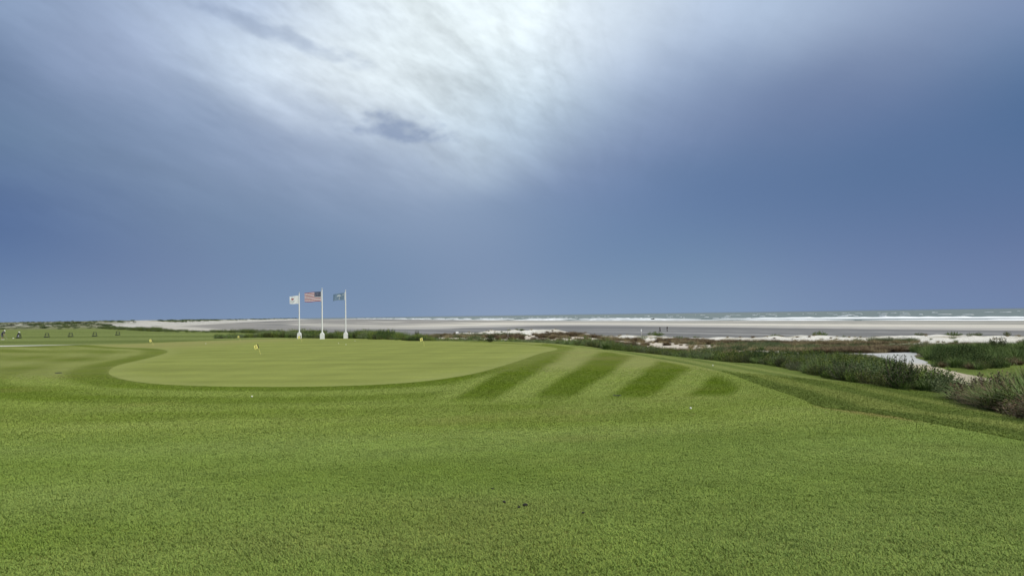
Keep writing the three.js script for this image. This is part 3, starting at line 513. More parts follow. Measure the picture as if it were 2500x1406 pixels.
// bushes that stand out
shrub('deep', 0, ground(1197, 835), 0.4, [0.78, 0.8, 0.78], 'small round dark green bush standing out from the hedge right of the putting green', null);
shrub('deep', 1, ground(1017, 829), 1.4, [0.62, 1.15, 0.62], 'tall thin dark shrub rising above the hedge near the right hand putting flag', null);
shrub('tgreen', 1, ground(1481, 853), 0.2, [1.0, 0.72, 1.0], 'dark blue green spiky clump at the front of the hedge where the stripes end', null, 'shrub');
shrub('deep', 0, V(16.7, 31.9), 2.0, [1.3, 1.25, 1.3], 'big dark rounded shrub at the near end of the hedge beside the sandy path', null);
shrub('bright', 1, V(18.4, 32.5), 0.9, [1.15, 1.15, 1.15], 'bright green leafy shrub at the end of the hedge, right of the big dark one', null);
shrub('tgreen', 0, V(17.5, 31.4), 4.0, [0.8, 0.62, 0.8], 'drooping green grass tussock at the foot of the hedge end beside the path', null, 'grass tussock', 'grass_tussock');
shrub('grey', 0, V(16.2, 36.2), 0.9, [1.05, 1.05, 1.05], 'silvery green feathery shrub in the hedge left of the big dark shrub', null);

// the thicket right of the path
{
  const r = rng(5), front = openDist([[27.9, 53.5], [27.7, 48.6], [29.4, 46.4], [33.2, 49.4], [37.4, 53.6], [46, 57], [58, 60]]), bulk = [], bulk2 = [];
  for (let d = 46; d < 72; d += 0.95) for (let x = 27.5; x < 62; x += 0.95) {
    const X = x + 0.6 * (r() - 0.5), D = d + 0.6 * (r() - 0.5), s = -front(X, D); if (s < 0.2 || s > 12.5 || X < 27.9) continue; if (D > 50.5 && D < 68.5 && X < 29.6 + (D - 50.5) * 0.38) continue;
    const n = fbm(X * 0.22 + 9, D * 0.22, 3), t = (0.82 + 0.4 * r()) * (s < 1 ? 0.65 : 0.85), p = V(X, D, -0.06);
    if (s < 1.3 && r() < 0.9) shrub(n > 0.1 ? 'leafy' : r() < 0.25 ? 'tpurple' : 'tgreen', Math.floor(r() * 9), p, r() * 6.3, [t, t * 0.95, t], 'green shrub at foot of thicket right of path, ' + (PW / 2 + F * X / D < 2300 ? 'at its left end' : PW / 2 + F * X / D < 2380 ? 'above the bend of the path' : PW / 2 + F * X / D < 2450 ? 'over the strip of lawn' : 'near the picture edge'), 'shrubs along the foot of the thicket right of the path');
    else (n > 0.22 ? bulk : bulk2).push([p.x, p.y, p.z, r() * 6.3, t * 1.1, t, 0.85 + 0.3 * r()]);
  }
  scatter('thicket', KINDS.deep[0].foliage, leafMat, bulk, 'dark leafy scrub covering the mound right of the path', 'thicket');
  scatter('thicket', TUSS.green[2], bladeMat, bulk2, 'long wind combed green grass covering the mound right of the path', 'thicket');
  shrub('deep', 1, V(41, 62.5), 1, [1.4, 1.0, 1.4], 'dark shrub on top of the mound right of the path', null);
}
// the near clump at the right edge of the picture
{
  const r = rng(15), bulk = [];
  const low = (x, d) => mix(0.42, 0.92, sstep(2320, 2430, PW / 2 + F * x / d));
  const add = (kind, x, d, s, h, label, name = 'grass_tussock', cat = 'grass tussock') => shrub(kind, Math.floor(r() * 9), V(x, d, -0.04), r() * 6.3, [s, h * (kind[0] === 't' ? low(x, d) : 1), s], label, null, cat, name);
  add('brown', 15.6, 24.4, 1.15, 1.05, 'reddish brown leafy shrub in front, middle of the near right clump');
  add('tpurple', 14.2, 20.6, 2.0, 1.15, 'large brown drooping tussock nearest the right edge of the lawn');
  add('tpurple', 17.8, 26.6, 1.8, 1.45, 'tan topped brown tussock at the back of the near right clump beside the path');
  add('tgreen', 16.6, 27.6, 1.2, 0.95, 'green grass tussock at the left tip of the near right clump');
  add('tgreen', 16.2, 26.2, 1.5, 1.4, 'green grass tussock left of the reddish brown shrub in the near right clump');
  add('bright', 15.3, 23.6, 0.7, 0.55, 'small bright leafy weed at the foot of the reddish brown shrub', 'shrub', 'shrub');
  add('brown', 15.4, 20.4, 1.2, 1.15, 'dark brown leafy shrub behind the large drooping one at the picture edge');
  add('deep', 13.6, 18.8, 0.9, 0.6, 'low dark shrub at the foot of the near right clump, at the picture edge', 'shrub', 'shrub');
  add('tgrey', 17.2, 24.2, 1.9, 1.8, 'grey green tussock in the middle of the near right clump');
  add('leafy', 18.8, 25.8, 1.25, 1.25, 'green leafy shrub at the back right of the near right clump', 'shrub', 'shrub');
  for (let d = 10; d < 28; d += 0.7) for (let x = hedgeFront(d) + 0.35; x < hedgeFront(d) + 4.6; x += 0.72) { const X = x + 0.5 * (r() - 0.5), D = d + 0.5 * (r() - 0.5); if (X > 17.9 + (D - 20) * 0.2 || D > 27.6) continue; const t = (1.25 + 0.5 * r()) * (x < hedgeFront(d) + 1 ? 0.75 : 1) * low(X, D), p = V(X, D, -0.06); bulk.push([p.x, p.y, p.z, r() * 6.3, t * 1.15, t, 0.8 + 0.4 * r()]); }
  const part = (lo, hi, k) => bulk.filter((_, i) => (i * 7) % 20 >= lo && (i * 7) % 20 < hi).map(([x, y, z, a, s, h, q]) => [x, y, z, a, s * k, h * k, q]);
  scatter('thicket', TUSS.purple[2], bladeMat, part(0, 4, 0.9), 'brown grass filling the near clump at the right picture edge', 'thicket');
  scatter('thicket', TUSS.grey[1], bladeMat, part(12, 14, 0.95), 'grey green grass filling the near clump at the right picture edge', 'thicket');
  scatter('thicket', KINDS.brown[0].foliage, leafMat, part(4, 8, 0.72), 'brown leafy scrub filling the near clump at the right picture edge', 'thicket');
  scatter('thicket', KINDS.leafy[3].foliage, leafMat, part(8, 12, 0.75), 'green leafy scrub filling the near clump at the right picture edge', 'thicket');
  scatter('thicket', TUSS.green[0], bladeMat, part(14, 20, 0.95), 'green grass filling the near clump at the right picture edge', 'thicket');
}
// scrub of the dune field, and the bushes on the dune crest
{
  const r = rng(99), A = [], B = [], D_ = [], G = [];
  for (let k = 0; k < 42000; k++) {
    const x = -14 + r() * 110, d = 66 + r() * 90, s = landSide(x, d); if (s > -3 || s < -62) continue;
    const beh = sstep(67, 71, d + Math.max(0, x - 44) * 0.75) * sstep(12, 17, x + Math.max(0, d - 70) * 0.6); if (Math.max(beh, hedgeSide(x, d) > 3 && d > 60 ? 1 : 0) < 0.5 || (hedgeSide(x, d) > -0.5 && hedgeSide(x, d) < 4.6 && d < 118)) continue;
    const openness = fbm(x * 0.16 + 12, d * 0.16, 4) + sstep(-34, -10, s + Math.max(0, 26 - x) * -0.2) * 1.1 - 0.64 + 0.75 * sstep(36, 14, x), keep = sstep(0.12, -0.2, openness) * (s > -12 ? 0.12 : 1);
    if (r() > keep * 0.62 + 0.035) continue;
    const t = (0.4 + 0.45 * r()) * (s > -16 ? 0.7 : 1), p = V(x, d, -0.04), n = fbm(x * 0.14, d * 0.14 + 3, 3), row = [p.x, p.y, p.z, r() * 6.3, t * 1.2, t, 0.75 + 0.45 * r()];
    (n > 0.12 ? A : n > -0.22 || r() < 0.35 ? B : r() < 0.5 ? D_ : G).push(row);
  }
  scatter('dune_scrub', TUSS.purple[0], bladeMat, A, 'dark brown dead scrub on the dunes behind the hedge', 'dune scrub');
  scatter('dune_scrub', TUSS.straw[0], bladeMat, B, 'straw coloured dune grass on the dunes behind the hedge', 'dune scrub');
  scatter('dune_scrub', TUSS.grey[0], bladeMat, D_, 'grey green dune grass on the dunes behind the hedge', 'dune scrub');
  scatter('dune_scrub', KINDS.grey[1].foliage, leafMat, G, 'low grey green leafy scrub on the dunes behind the hedge', 'dune scrub');
  const on = (px, d) => sight(px, d);
  const crest = (px) => { const v = sight(px, 100), k = v.x / -v.z; for (let d = 60; d < 220; d += 0.5) if (landSide(k * d, d) > -5) return V(k * d, d, -0.05); return v; };
  const names = { 1601: 'bright green bush on the dune crest beside the dark figures on the beach', 1657: 'green bush on the dune crest right of the dark figures', 1893: 'low green bush on the sand ridge, above the middle of the right hand hedge', 2003: 'largest green bush on the sand ridge toward the right', 2062: 'small pale bush on the front of the sand ridge, right of the largest one', 2247: 'low wide green bush on the sand ridge above the pale path', 2329: 'green bush spilling down the front of the sand ridge above the right hand thicket', 2388: 'low flat bush on the sand ridge, second from the right edge', 2461: 'bush on the sand ridge nearest the right picture edge', 1780: 'thin dry bush on the sand ridge between the two green ones and the low one', 2137: 'string of low bush on the sand ridge left of the pale path' };
  for (const [px, s, h] of [[1601, 1.5, 0.72], [1657, 1.3, 0.62], [1893, 0.95, 0.5], [2003, 1.1, 0.72], [2062, 0.6, 0.4], [2247, 0.85, 0.42], [2329, 1.0, 0.6], [2388, 0.8, 0.4], [2461, 0.6, 0.5], [1780, 0.7, 0.45], [2137, 0.9, 0.35]]) shrub(px === 1780 ? 'tstraw' : s > 0.9 ? 'bright' : 'leafy', px, crest(px), px, [s * 1.15, h * 1.25, s * 1.15], names[px], null, 'shrub', 'dune_shrub');
}
// scrub along the far side of the range and over the far dunes
{
  const r = rng(44), A = [], B = [], E = [];
  for (let k = 0; k < LAND.length - 1; k++) {
    const [ax, ad] = LAND[k], [bx, bd] = LAND[k + 1], l = Math.hypot(bx - ax, bd - ad); if (ax > -25 || ad > 560) continue;
    for (let t = 0; t < l; t += ad > 300 ? 5 : 0.6) { const q = 1.5 + 7 * r() + (ad > 300 ? 20 * r() : 0), x = mix(ax, bx, t / l) - q * (bd - ad) / l * 1, d = mix(ad, bd, t / l) + q * (bx - ax) / l; const s = (0.8 + 0.6 * r()) * (0.75 + 0.35 * vn(x * 0.06, d * 0.06)) * (ad > 300 ? 1.2 : 1) * sstep(-24, -40, x); if (s < 0.2) continue; const p = V(x, d, -0.1); (r() < 0.5 ? A : B).push([p.x, p.y, p.z, r() * 6.3, s * 1.25, s, 0.8 + 0.4 * r()]); }
  }
  scatter('hedge_scrub', KINDS.grey[0].foliage, leafMat, A, 'grey green scrub along the far edge of the practice range', 'scrub');
  scatter('hedge_scrub', KINDS.leafy[0].foliage, leafMat, B, 'green scrub along the far edge of the practice range', 'scrub');
  for (let k = 0; k < 2600; k++) {
    const px = -160 + 900 * r(), v = sight(px, 100), m = v.x / -v.z; let edge = 0;
    for (let d = 320; d < 3400; d += 20) if (landSide(m * d, d) < 15) { edge = d; break; }
    if (!edge) continue;
    const d = px < 330 ? edge + 2300 * r() ** 1.8 : edge + (40 + 0.3 * edge) * r() ** 2.4, x = m * d;
    if (landSide(x, d) > 13) continue;
    const n = fbm(x * 0.02 + 60, d * 0.008, 3); if (n < -0.05 + 0.25 * r() - 0.2 * sstep(700, 1300, d)) continue;
    const z = (0.55 + 0.8 * r()) * (1 + d * 0.0006), p = V(x, d, -0.2); E.push([p.x, p.y, p.z, r() * 6.3, z * 1.9, z * 0.8, 0.75 + 0.6 * r()]);
  }
  scatter('far_scrub', KINDS.deep[0].foliage, leafMat, E.filter((_, i) => i % 2), 'dark scrub on the far dunes along the left horizon', 'scrub');
  scatter('far_scrub', KINDS.grey[1].foliage, leafMat, E.filter((_, i) => !(i % 2)), 'grey green scrub on the far dunes along the left horizon', 'scrub');
  for (const [px, d, w, h, lab] of [[93, 430, 6, 1.8, 'long dark bush on the far mound above the loose golf bag'], [70, 420, 3, 1.5, 'small dark bush left of the long one on the far mound'], [24, 400, 4, 1.3, 'low dark bush on the far mound above the golfer'], [163, 520, 4.5, 1.8, 'dark bush on the far white dune above the second empty bag rack'], [186, 480, 6, 1.6, 'dark wide bush at the foot of the far white dune']]) shrub('deep', px, sight(px, d), 0, [w, h, w * 0.6], lab, null, 'shrub', 'far_shrub');
}
// blades of grass: the mown lawn close by, and the longer grass beyond its edge
{
  const tint3 = (c) => [c[0] * 1.05, c[1] * 1.26, c[2] * 1.2], tint4 = (c) => [c[0] * 1.24, c[1] * 1.43, c[2] * 1.3];
  const tuft = (seed, n, h, w, wide = 0.05) => { const r = rng(seed), o = new Cloth(); for (let i = 0; i < n; i++) { const a = r() * 6.28, x = (r() - 0.5) * wide, z = (r() - 0.5) * wide, l = h * (0.55 + 0.7 * r()), lx = Math.cos(a) * l * 0.75 * (0.4 + r()), lz = Math.sin(a) * l * 0.75 * (0.4 + r()), k = 0.78 + 0.44 * r(), s = v3(-Math.sin(a) * w, 0, Math.cos(a) * w), b = v3(x, 0, z), m = v3(x + lx * 0.4, l * 0.65, z + lz * 0.4), t = v3(x + lx, l * 0.85, z + lz), c = [k * (0.92 + 0.16 * r()), k, k * 0.9]; o.quad(b.clone().sub(s), b.clone().add(s), m.clone().add(s), m.clone().sub(s), c); o.tri(m.clone().sub(s), m.clone().add(s), t, c); } return o.geo(); };
  const plant = (name, geos, boxes, per, want, color, label) => {
    const r = rng(1234 + per), lists = geos.map(() => []);
    for (const [x0, x1, d0, d1] of boxes) { const n = (x1 - x0) * (d1 - d0) * per; for (let k = 0; k < n; k++) { const x = x0 + r() * (x1 - x0), d = d0 + r() * (d1 - d0), w = want(x, d); if (r() > w) continue; lists[k % geos.length].push([x, d, r() * 6.28, 0.8 + 0.5 * r(), 0.7 + 0.6 * r()]); } }
    geos.forEach((g, gi) => {
      const L = lists[gi], m = new THREE.InstancedMesh(g, bladeMat, L.length), q = new THREE.Object3D(), c = new THREE.Color();
      L.forEach(([x, d, a, s, sy], i) => { q.position.set(x, height(x, d) + 0.006, -d); q.rotation.set(0, a, 0); q.scale.set(s, s * sy, s); q.updateMatrix(); m.setMatrixAt(i, q.matrix); m.setColorAt(i, c.setRGB(...color(x, d))); });
      m.name = numbered(name); shade(m); scene.add(m); tag(m, label, 'grass', null, 'stuff');
    });
  };
  const seen = (x, d, m) => Math.abs(x) < 0.72 * d + m;
  plant('lawn_grass', [tuft(1, 10, 0.018, 0.0019), tuft(2, 10, 0.02, 0.0017)], [[-11, 9, 3.6, 9], [-14, 9, 9, 16]], 3000, (x, d) => (seen(x, d, 0.6) && sdFairway(x, d) < 0 ? sstep(16, 8.5, d) : 0), (x, d) => tint3(fairwayColor(x, d)), 'short mown grass blades of the lawn in the foreground');
  plant('lawn_grass', [tuft(4, 16, 0.024, 0.003, 0.11)], [[-28, 11, 11, 36]], 330, (x, d) => (seen(x, d, 0.6) && sdFairway(x, d) < 0 && sdGreen(x, d) > 0.1 ? sstep(11, 15, d) * sstep(37, 22, d) : 0), (x, d) => tint4(fairwayColor(x, d)), 'short mown grass blades of the lawn, farther out');
  plant('rough_grass', [tuft(3, 9, 0.045, 0.0028)], [[6.8, 17.4, 9.5, 34]], 520, (x, d) => (seen(x, d, 1) && sdFairway(x, d) > 0.02 && x < hedgeFront(d) + 1 ? sstep(36, 24, d) : 0), (x, d) => mul3(landColor(Math.min(x, hedgeFront(d)), d), 1.2), 'longer grass between the mown lawn and the right hand clumps');
}

// ------------------------------------------------------------------ the three flagpoles
const whitePaint = std(C(0.86, 0.86, 0.84), 0.4), ballMetal = std(C(0.8, 0.78, 0.7), 0.3, { metalness: 0.6 }), rope = std(C(0.7, 0.7, 0.68), 0.9);
function flagGeo(w, h, amp, seed, sag) {                       // hangs from x = 0 and flies towards -x
  const g = new THREE.PlaneGeometry(w, h, 44, 18), p = g.attributes.position, r = rng(seed), ph = r() * 6;
  for (let i = 0; i < p.count; i++) {
    const t = clamp((w / 2 - p.getX(i)) / w), v = p.getY(i) / h, k = Math.pow(t, 0.7);
    const z = amp * k * (Math.sin(7.5 * t + ph + v * 1.3) + 0.45 * Math.sin(15 * t + v * 4 + ph * 2)) + 0.012 * Math.sin(40 * t + v * 9) * k;
    p.setXYZ(i, -t * w, p.getY(i) * (1 - 0.1 * t) - h / 2 - sag * t * t * 0.9 - 0.05 * h * k * Math.sin(6 * t + ph) * (0.5 - v), z);
  }
  const uv = g.attributes.uv; for (let i = 0; i < uv.count; i++) uv.setX(i, 1 - uv.getX(i) );   // the hoist is at u = 0
  g.computeVertexNormals(); return g;
}
// flag prints: x = 0 of the canvas is the hoist; seen from the front the cloth flies to the left, so drawings are mirrored
const mirror = (draw) => (g, w, h) => { g.translate(w, 0); g.scale(-1, 1); draw(g, w, h); };
const printWhite = canvasTex(256, 256, mirror((g, w, h) => {
  g.fillStyle = '#f3f4f4'; g.fillRect(0, 0, w, h); g.fillStyle = '#a8434a';
  g.beginPath(); g.ellipse(84, 96, 40, 26, -0.15, 0, 7); g.fill(); g.fillRect(76, 110, 12, 34); g.fillStyle = '#c98b8f'; for (let i = 0; i < 7; i++) { g.beginPath(); g.ellipse(56 + i * 10, 84 + 8 * Math.abs(i - 3), 5, 9, 0.4 * (i - 3), 0, 7); g.fill(); }
  g.strokeStyle = '#7e8488'; g.lineWidth = 7; g.beginPath(); g.moveTo(20, 178); for (let x = 20; x < 150; x += 6) g.lineTo(x, 176 + 7 * Math.sin(x * 0.35) - x * 0.03); g.stroke();
}));
const printStripes = canvasTex(760, 400, mirror((g, w, h) => {
  for (let i = 0; i < 13; i++) { g.fillStyle = i % 2 ? '#f2f2f2' : '#a52a40'; g.fillRect(0, (i * h) / 13, w, h / 13 + 1); }
  const u = w - 304; g.fillStyle = '#1f2a52'; g.fillRect(u, 0, 304, (h * 7) / 13 + 1); g.fillStyle = '#eef0f4';
  const star = (x, y, R) => { g.beginPath(); for (let i = 0; i < 10; i++) { const a = -Math.PI / 2 + (i * Math.PI) / 5, q = i % 2 ? R * 0.4 : R; g[i ? 'lineTo' : 'moveTo'](x + q * Math.cos(a), y + q * Math.sin(a)); } g.closePath(); g.fill(); };
  for (let r = 0; r < 9; r++) for (let c = 0; c < (r % 2 ? 5 : 6); c++) star(u + (r % 2 ? 50 : 25) + c * 50, 22 + r * 21.4, 11);
}));
const printPalm = canvasTex(600, 400, mirror((g, w, h) => {
  g.fillStyle = '#8199b2'; g.fillRect(0, 0, w, h); g.fillStyle = '#e9eef0'; g.strokeStyle = '#e9eef0'; g.lineCap = 'round';
  g.beginPath(); g.moveTo(285, 350); g.quadraticCurveTo(298, 250, 292, 165); g.lineTo(316, 165); g.quadraticCurveTo(318, 260, 330, 350); g.fill(); g.fillRect(262, 344, 90, 16);
  for (let i = 0; i < 11; i++) { const a = Math.PI * (0.98 + 0.104 * i), l = 105; g.lineWidth = 22; g.beginPath(); g.moveTo(304, 160); g.quadraticCurveTo(304 + Math.cos(a) * l * 0.6, 130 + Math.sin(a) * l * 0.7, 304 + Math.cos(a) * l, 160 + Math.sin(a) * l * 0.5 + 18); g.stroke(); }
  g.beginPath(); g.arc(505, 88, 40, 0, 7); g.fill(); g.fillStyle = '#8199b2'; g.beginPath(); g.arc(492, 72, 36, 0, 7); g.fill();
}));
function flagpole(pos, top, [fw, fh, fTop, amp, sag], print, turn, label, flagLabel, seed) {
  const t = thing('flagpole', label, 'flagpole', pos, null);
  // base box with shoulders cut away, made of boards
  const w = 0.56, h = 0.95, dpt = 0.56, c = 0.13, n = 3, boards = [];
  const shape = (x0, x1) => { const s = new THREE.Shape(), yt = (x) => Math.min(h, h - 0.26 + (w / 2 - Math.abs(x)) * (0.26 / c)); const xs = [x0, -w / 2 + c, w / 2 - c, x1].filter((x) => x >= x0 && x <= x1).filter((x, i, a) => a.indexOf(x) === i).sort((a, b) => a - b); s.moveTo(x0, -0.1); s.lineTo(x1, -0.1); for (const x of xs.reverse()) s.lineTo(x, yt(x)); s.closePath(); return s; };
  const core = new THREE.ExtrudeGeometry(shape(-w / 2 + 0.02, w / 2 - 0.02), { depth: dpt - 0.06, bevelEnabled: false }).translate(0, -0.012, -dpt / 2 + 0.03); mesh('base_box', core, whitePaint, t);
  for (let i = 0; i < n; i++) for (const side of [1, -1]) { const a = -w / 2 + (i * w) / n + 0.008, b = -w / 2 + ((i + 1) * w) / n - 0.008, g = new THREE.ExtrudeGeometry(shape(a, b), { depth: 0.024, bevelEnabled: true, bevelThickness: 0.003, bevelSize: 0.003, bevelSegments: 1 }).translate(0, 0, side > 0 ? dpt / 2 - 0.03 : -dpt / 2 + 0.006); mesh('board', g, whitePaint, t); }
  const prof = [[0.095, h - 0.02], [0.13, h - 0.018], [0.13, h + 0.06], [0.095, h + 0.08], [0.092, h + 1.5], [0.082, top * 0.7], [0.058, top - 0.18], [0.0, top - 0.175]];
  mesh('pole', new THREE.LatheGeometry(prof.map(([a, b]) => new THREE.Vector2(a, b)), 20), whitePaint, t);
  mesh('finial', mergeGeometries([new THREE.SphereGeometry(0.075, 16, 12).translate(0, top - 0.06, 0), new THREE.CylinderGeometry(0.02, 0.03, 0.1, 12).translate(0, top - 0.16, 0)]), ballMetal, t);
  mesh('halyard', mergeGeometries([new THREE.CylinderGeometry(0.006, 0.006, top - 1.4, 5).translate(-0.085, (top + 1.4) / 2 - 0.1, 0.02), new THREE.BoxGeometry(0.03, 0.14, 0.05).translate(-0.065, 1.3, 0.02)]), rope, t);
  const f = mesh('flag', flagGeo(fw, fh, amp, seed, sag), new THREE.MeshPhysicalMaterial({ map: print, roughness: 0.8, side: THREE.DoubleSide, transmission: 0.25, thickness: 0 }), t);
  f.position.set(-0.13, top - fTop, 0.02); f.rotation.y = turn; if (flagLabel) f.userData.label = flagLabel;
  const band = mesh('hoist_band', new THREE.BoxGeometry(0.05, fh, 0.012), std(C(0.85, 0.85, 0.83), 0.8), t); band.position.set(-0.13, top - fTop - fh / 2, 0.02);
  return t;
}
flagpole(sight(730, 114), 7.15, [1.32, 1.28, 0.5, 0.1, 0.1], printWhite, 0.15, 'left flagpole on a white box base, flying a white flag with a red emblem', 'white flag with a red emblem and grey lettering', 2);
flagpole(sight(786, 108), 7.5, [2.4, 1.45, 0.52, 0.11, 0.16], printStripes, 0.1, 'middle and tallest flagpole on a white box base, flying a red and white striped flag', 'striped red and white flag with a dark blue starred corner', 5);
flagpole(sight(843.5, 110), 7.25, [1.78, 1.08, 0.42, 0.13, 0.2], printPalm, -0.15, 'right flagpole on a white box base, flying a grey blue flag with a white palm', 'grey blue flag with a white palm tree and crescent', 9);

// ------------------------------------------------------------------ practice pins on the putting green
const pinYellow = std(C(0.72, 0.66, 0.2), 0.5), flagYellow = new THREE.MeshPhysicalMaterial({ map: canvasTex(128, 128, (g, w, h) => { g.fillStyle = '#f2ea8a'; g.fillRect(0, 0, w, h); g.strokeStyle = '#8f8428'; g.lineWidth = 9; g.beginPath(); g.arc(66, 62, 24, 0.6, 5.4); g.stroke(); g.beginPath(); g.moveTo(66, 40); g.lineTo(66, 86); g.stroke(); }), roughness: 0.75, side: THREE.DoubleSide, transmission: 0.2, thickness: 0 }), black = std(C(0.02, 0.02, 0.022), 0.6);
function pin(p, leanX, leanZ, yaw, fold, label) {
  const t = thing('practice_pin', label, 'golf pin', p, 'practice pins on the putting green');
  mesh('stick', mergeGeometries([new THREE.CylinderGeometry(0.009, 0.011, 0.86, 8).translate(0, 0.38, 0), new THREE.SphereGeometry(0.014, 8, 6).translate(0, 0.81, 0)]), pinYellow, t);
  mesh('cup', new THREE.CylinderGeometry(0.054, 0.054, 0.012, 20, 1, true), std(C(0.8, 0.8, 0.8), 0.5, { side: THREE.DoubleSide }), t);
  const g = new THREE.PlaneGeometry(0.3, 0.29, 12, 8), q = g.attributes.position; for (let i = 0; i < q.count; i++) { const s = 0.15 - q.getX(i); q.setXYZ(i, -0.02 - s * fold, q.getY(i) + 0.66 - s * s * 0.55, 0.05 * Math.sin(s * 19 + q.getY(i) * 5) * (s / 0.3)); } g.computeVertexNormals();
  const f = mesh('flag', g, flagYellow, t); f.rotation.y = yaw;
  mesh('sleeve', new THREE.CylinderGeometry(0.03, 0.03, 0.31, 10).translate(0, 0.66, 0), black, t);
  t.rotation.z = leanX; t.rotation.x = leanZ; return t;
}
pin(ground(635.5, 866), 0.30, 0, 0.25, 0.85, 'nearest yellow practice pin, leaning left in the middle of the putting green');
pin(ground(373.5, 843.5), 0.28, 0.1, 0.7, 0.8, 'leftmost yellow practice pin, near the left end of the putting green').scale.setScalar(0.93);
pin(ground(586, 833), 0.2, 0, 0.3, 0.75, 'small yellow practice pin at the back of the green, left of the flagpoles');
pin(ground(736.5, 835.5), 0.28, 0, 0.3, 0.9, 'yellow practice pin in front of the base of the left flagpole');
pin(ground(1035.5, 845.5), 0.16, 0, 0.25, 0.85, 'yellow practice pin at the right hand side of the putting green');

// ------------------------------------------------------------------ golf balls, sprinkler heads, clods
{
  const ballMat = std(C(0.86, 0.86, 0.8), 0.35), dimple = new THREE.IcosahedronGeometry(0.0235, 5), p = dimple.attributes.position; for (let i = 0; i < p.count; i++) { const v = v3(p.getX(i), p.getY(i), p.getZ(i)), k = 1 - 0.012 * Math.max(0, Math.sin(v.x * 900) * Math.sin(v.y * 900) * Math.sin(v.z * 900)); p.setXYZ(i, v.x * k, v.y * k, v.z * k); } dimple.computeVertexNormals();
  const spots = [[1687, 1001, 'golf ball lying alone on the lawn, nearest of all the balls', 1], [1741, 894.5, 'golf ball on the edge of the striped bank, beside the rough', 1.25], [614, 971.5, 'golf ball on the lawn in front of the putting green', 1], [501.5, 840, 'golf ball on the left half of the putting green, left of the nearest pin', 1.5], [844, 842.5, 'golf ball on the green below the right flagpole, nearer of two', 1.5], [826, 839.5, 'golf ball on the green between the middle and right flagpoles', 1.5], [866, 833, 'golf ball at the back of the green, right of the right flagpole', 1.5]];
  for (const [x, y, lab, s] of spots) { const m = mesh('golf_ball', dimple, ballMat); m.position.copy(ground(x, y, 0.024 + 0.0235 * s - 0.004)); m.scale.setScalar(s); tag(m, lab, 'golf ball', 'golf balls lying about the lawn and green'); }
  const rubber = std(C(0.018, 0.02, 0.018), 0.7);
  for (const [x, y, R, lab] of [[1507, 968, 0.115, 'dark round sprinkler head in the mown lawn below the dark stripes'], [141, 911.5, 0.15, 'dark sprinkler head half hidden in the mown lawn left of the green']]) {
    const t = thing('sprinkler_head', lab, 'sprinkler head', ground(x, y, 0.012), null);
    mesh('rim', new THREE.LatheGeometry([[R * 0.82, -0.03], [R * 0.82, 0.022], [R, 0.026], [R * 1.06, 0.014], [R * 1.06, -0.03]].map(([a, b]) => new THREE.Vector2(a, b)), 28), rubber, t);
    mesh('lid', new THREE.LatheGeometry([[0, 0.014], [R * 0.3, 0.014], [R * 0.34, 0.008], [R * 0.74, 0.008], [R * 0.78, -0.02]].map(([a, b]) => new THREE.Vector2(a, b)), 24), rubber, t);
  }
  const soil = std(C(0.02, 0.018, 0.012), 0.95), clod = (s) => { const g = new THREE.IcosahedronGeometry(0.014, 3), q = g.attributes.position; for (let i = 0; i < q.count; i++) { const v = v3(q.getX(i), q.getY(i), q.getZ(i)), k = 1 + 0.35 * vn(v.x * 120 + s, v.y * 120 + v.z * 90); q.setXYZ(i, v.x * k * 1.3, v.y * k * 0.8, v.z * k); } g.computeVertexNormals(); return g; };
  [[1282, 1241, 'largest dark clod of soil on the foreground grass, below the middle of the picture', 1.35], [1267, 1246, 'small dark clod of soil just left of the largest clod', 0.8], [1231, 1233, 'dark clod of soil a step left of the largest clod', 1], [1202, 1200, 'dark crumb of soil farther out, up left of the largest clod', 0.8], [1424, 1260, 'dark crumb of soil right of the other clods on the foreground grass', 0.75]].forEach(([x, y, lab, s], i) => { const m = mesh('soil_clod', clod(i * 7), soil); m.position.copy(ground(x, y, 0.03)); m.scale.setScalar(s); m.rotation.y = i; tag(m, lab, 'soil clod', 'dark clods of soil on the foreground grass'); });
}

// ------------------------------------------------------------------ practice range: bag racks, a golf bag, ball piles
const rackMat = std(C(0.022, 0.026, 0.02), 0.55);
const bar = (a, b, r, n = 8) => { const A = v3(...a), B = v3(...b), g = new THREE.CylinderGeometry(r, r, A.distanceTo(B), n); g.rotateX(Math.PI / 2).lookAt(B.clone().sub(A)); return g.translate(...A.clone().add(B).multiplyScalar(0.5).toArray()); };
const rackSpots = [[112.5, 824, 'leftmost empty black bag rack on the practice range'], [170.5, 822.5, 'second empty black bag rack from the left on the practice range'], [229.5, 821.5, 'third empty black bag rack from the left on the practice range'], [286, 818.5, 'rightmost and farthest empty black bag rack on the practice range']];
const rack = thing('bag_rack', rackSpots[0][2], 'bag rack', ground(rackSpots[0][0], rackSpots[0][1]), 'black bag racks along the practice range');
for (const s of [-1, 1]) { mesh('leg', bar([s * 0.4, 0, 0.18], [s * 0.27, 0.86, -0.05], 0.034), rackMat, rack); mesh('leg', bar([s * 0.36, 0, -0.4], [s * 0.275, 0.83, -0.06], 0.03), rackMat, rack); }
mesh('top_bar', bar([-0.28, 0.86, -0.05], [0.28, 0.86, -0.05], 0.035), rackMat, rack);
mesh('cross_bar', mergeGeometries([bar([-0.32, 0.55, 0.04], [0.32, 0.55, 0.04], 0.04), bar([-0.1, 0.55, 0.05], [-0.1, 0.55, 0.16], 0.018), bar([0.1, 0.55, 0.05], [0.1, 0.55, 0.16], 0.018)]), rackMat, rack);
mesh('tray', new RoundedBoxGeometry(0.86, 0.16, 0.34, 2, 0.03).translate(0, 0.1, 0.14), rackMat, rack);
rack.rotation.y = 0.12;
for (const [x, y, lab] of rackSpots.slice(1)) copy(rack, 'bag_rack', lab, ground(x, y), 0.12);
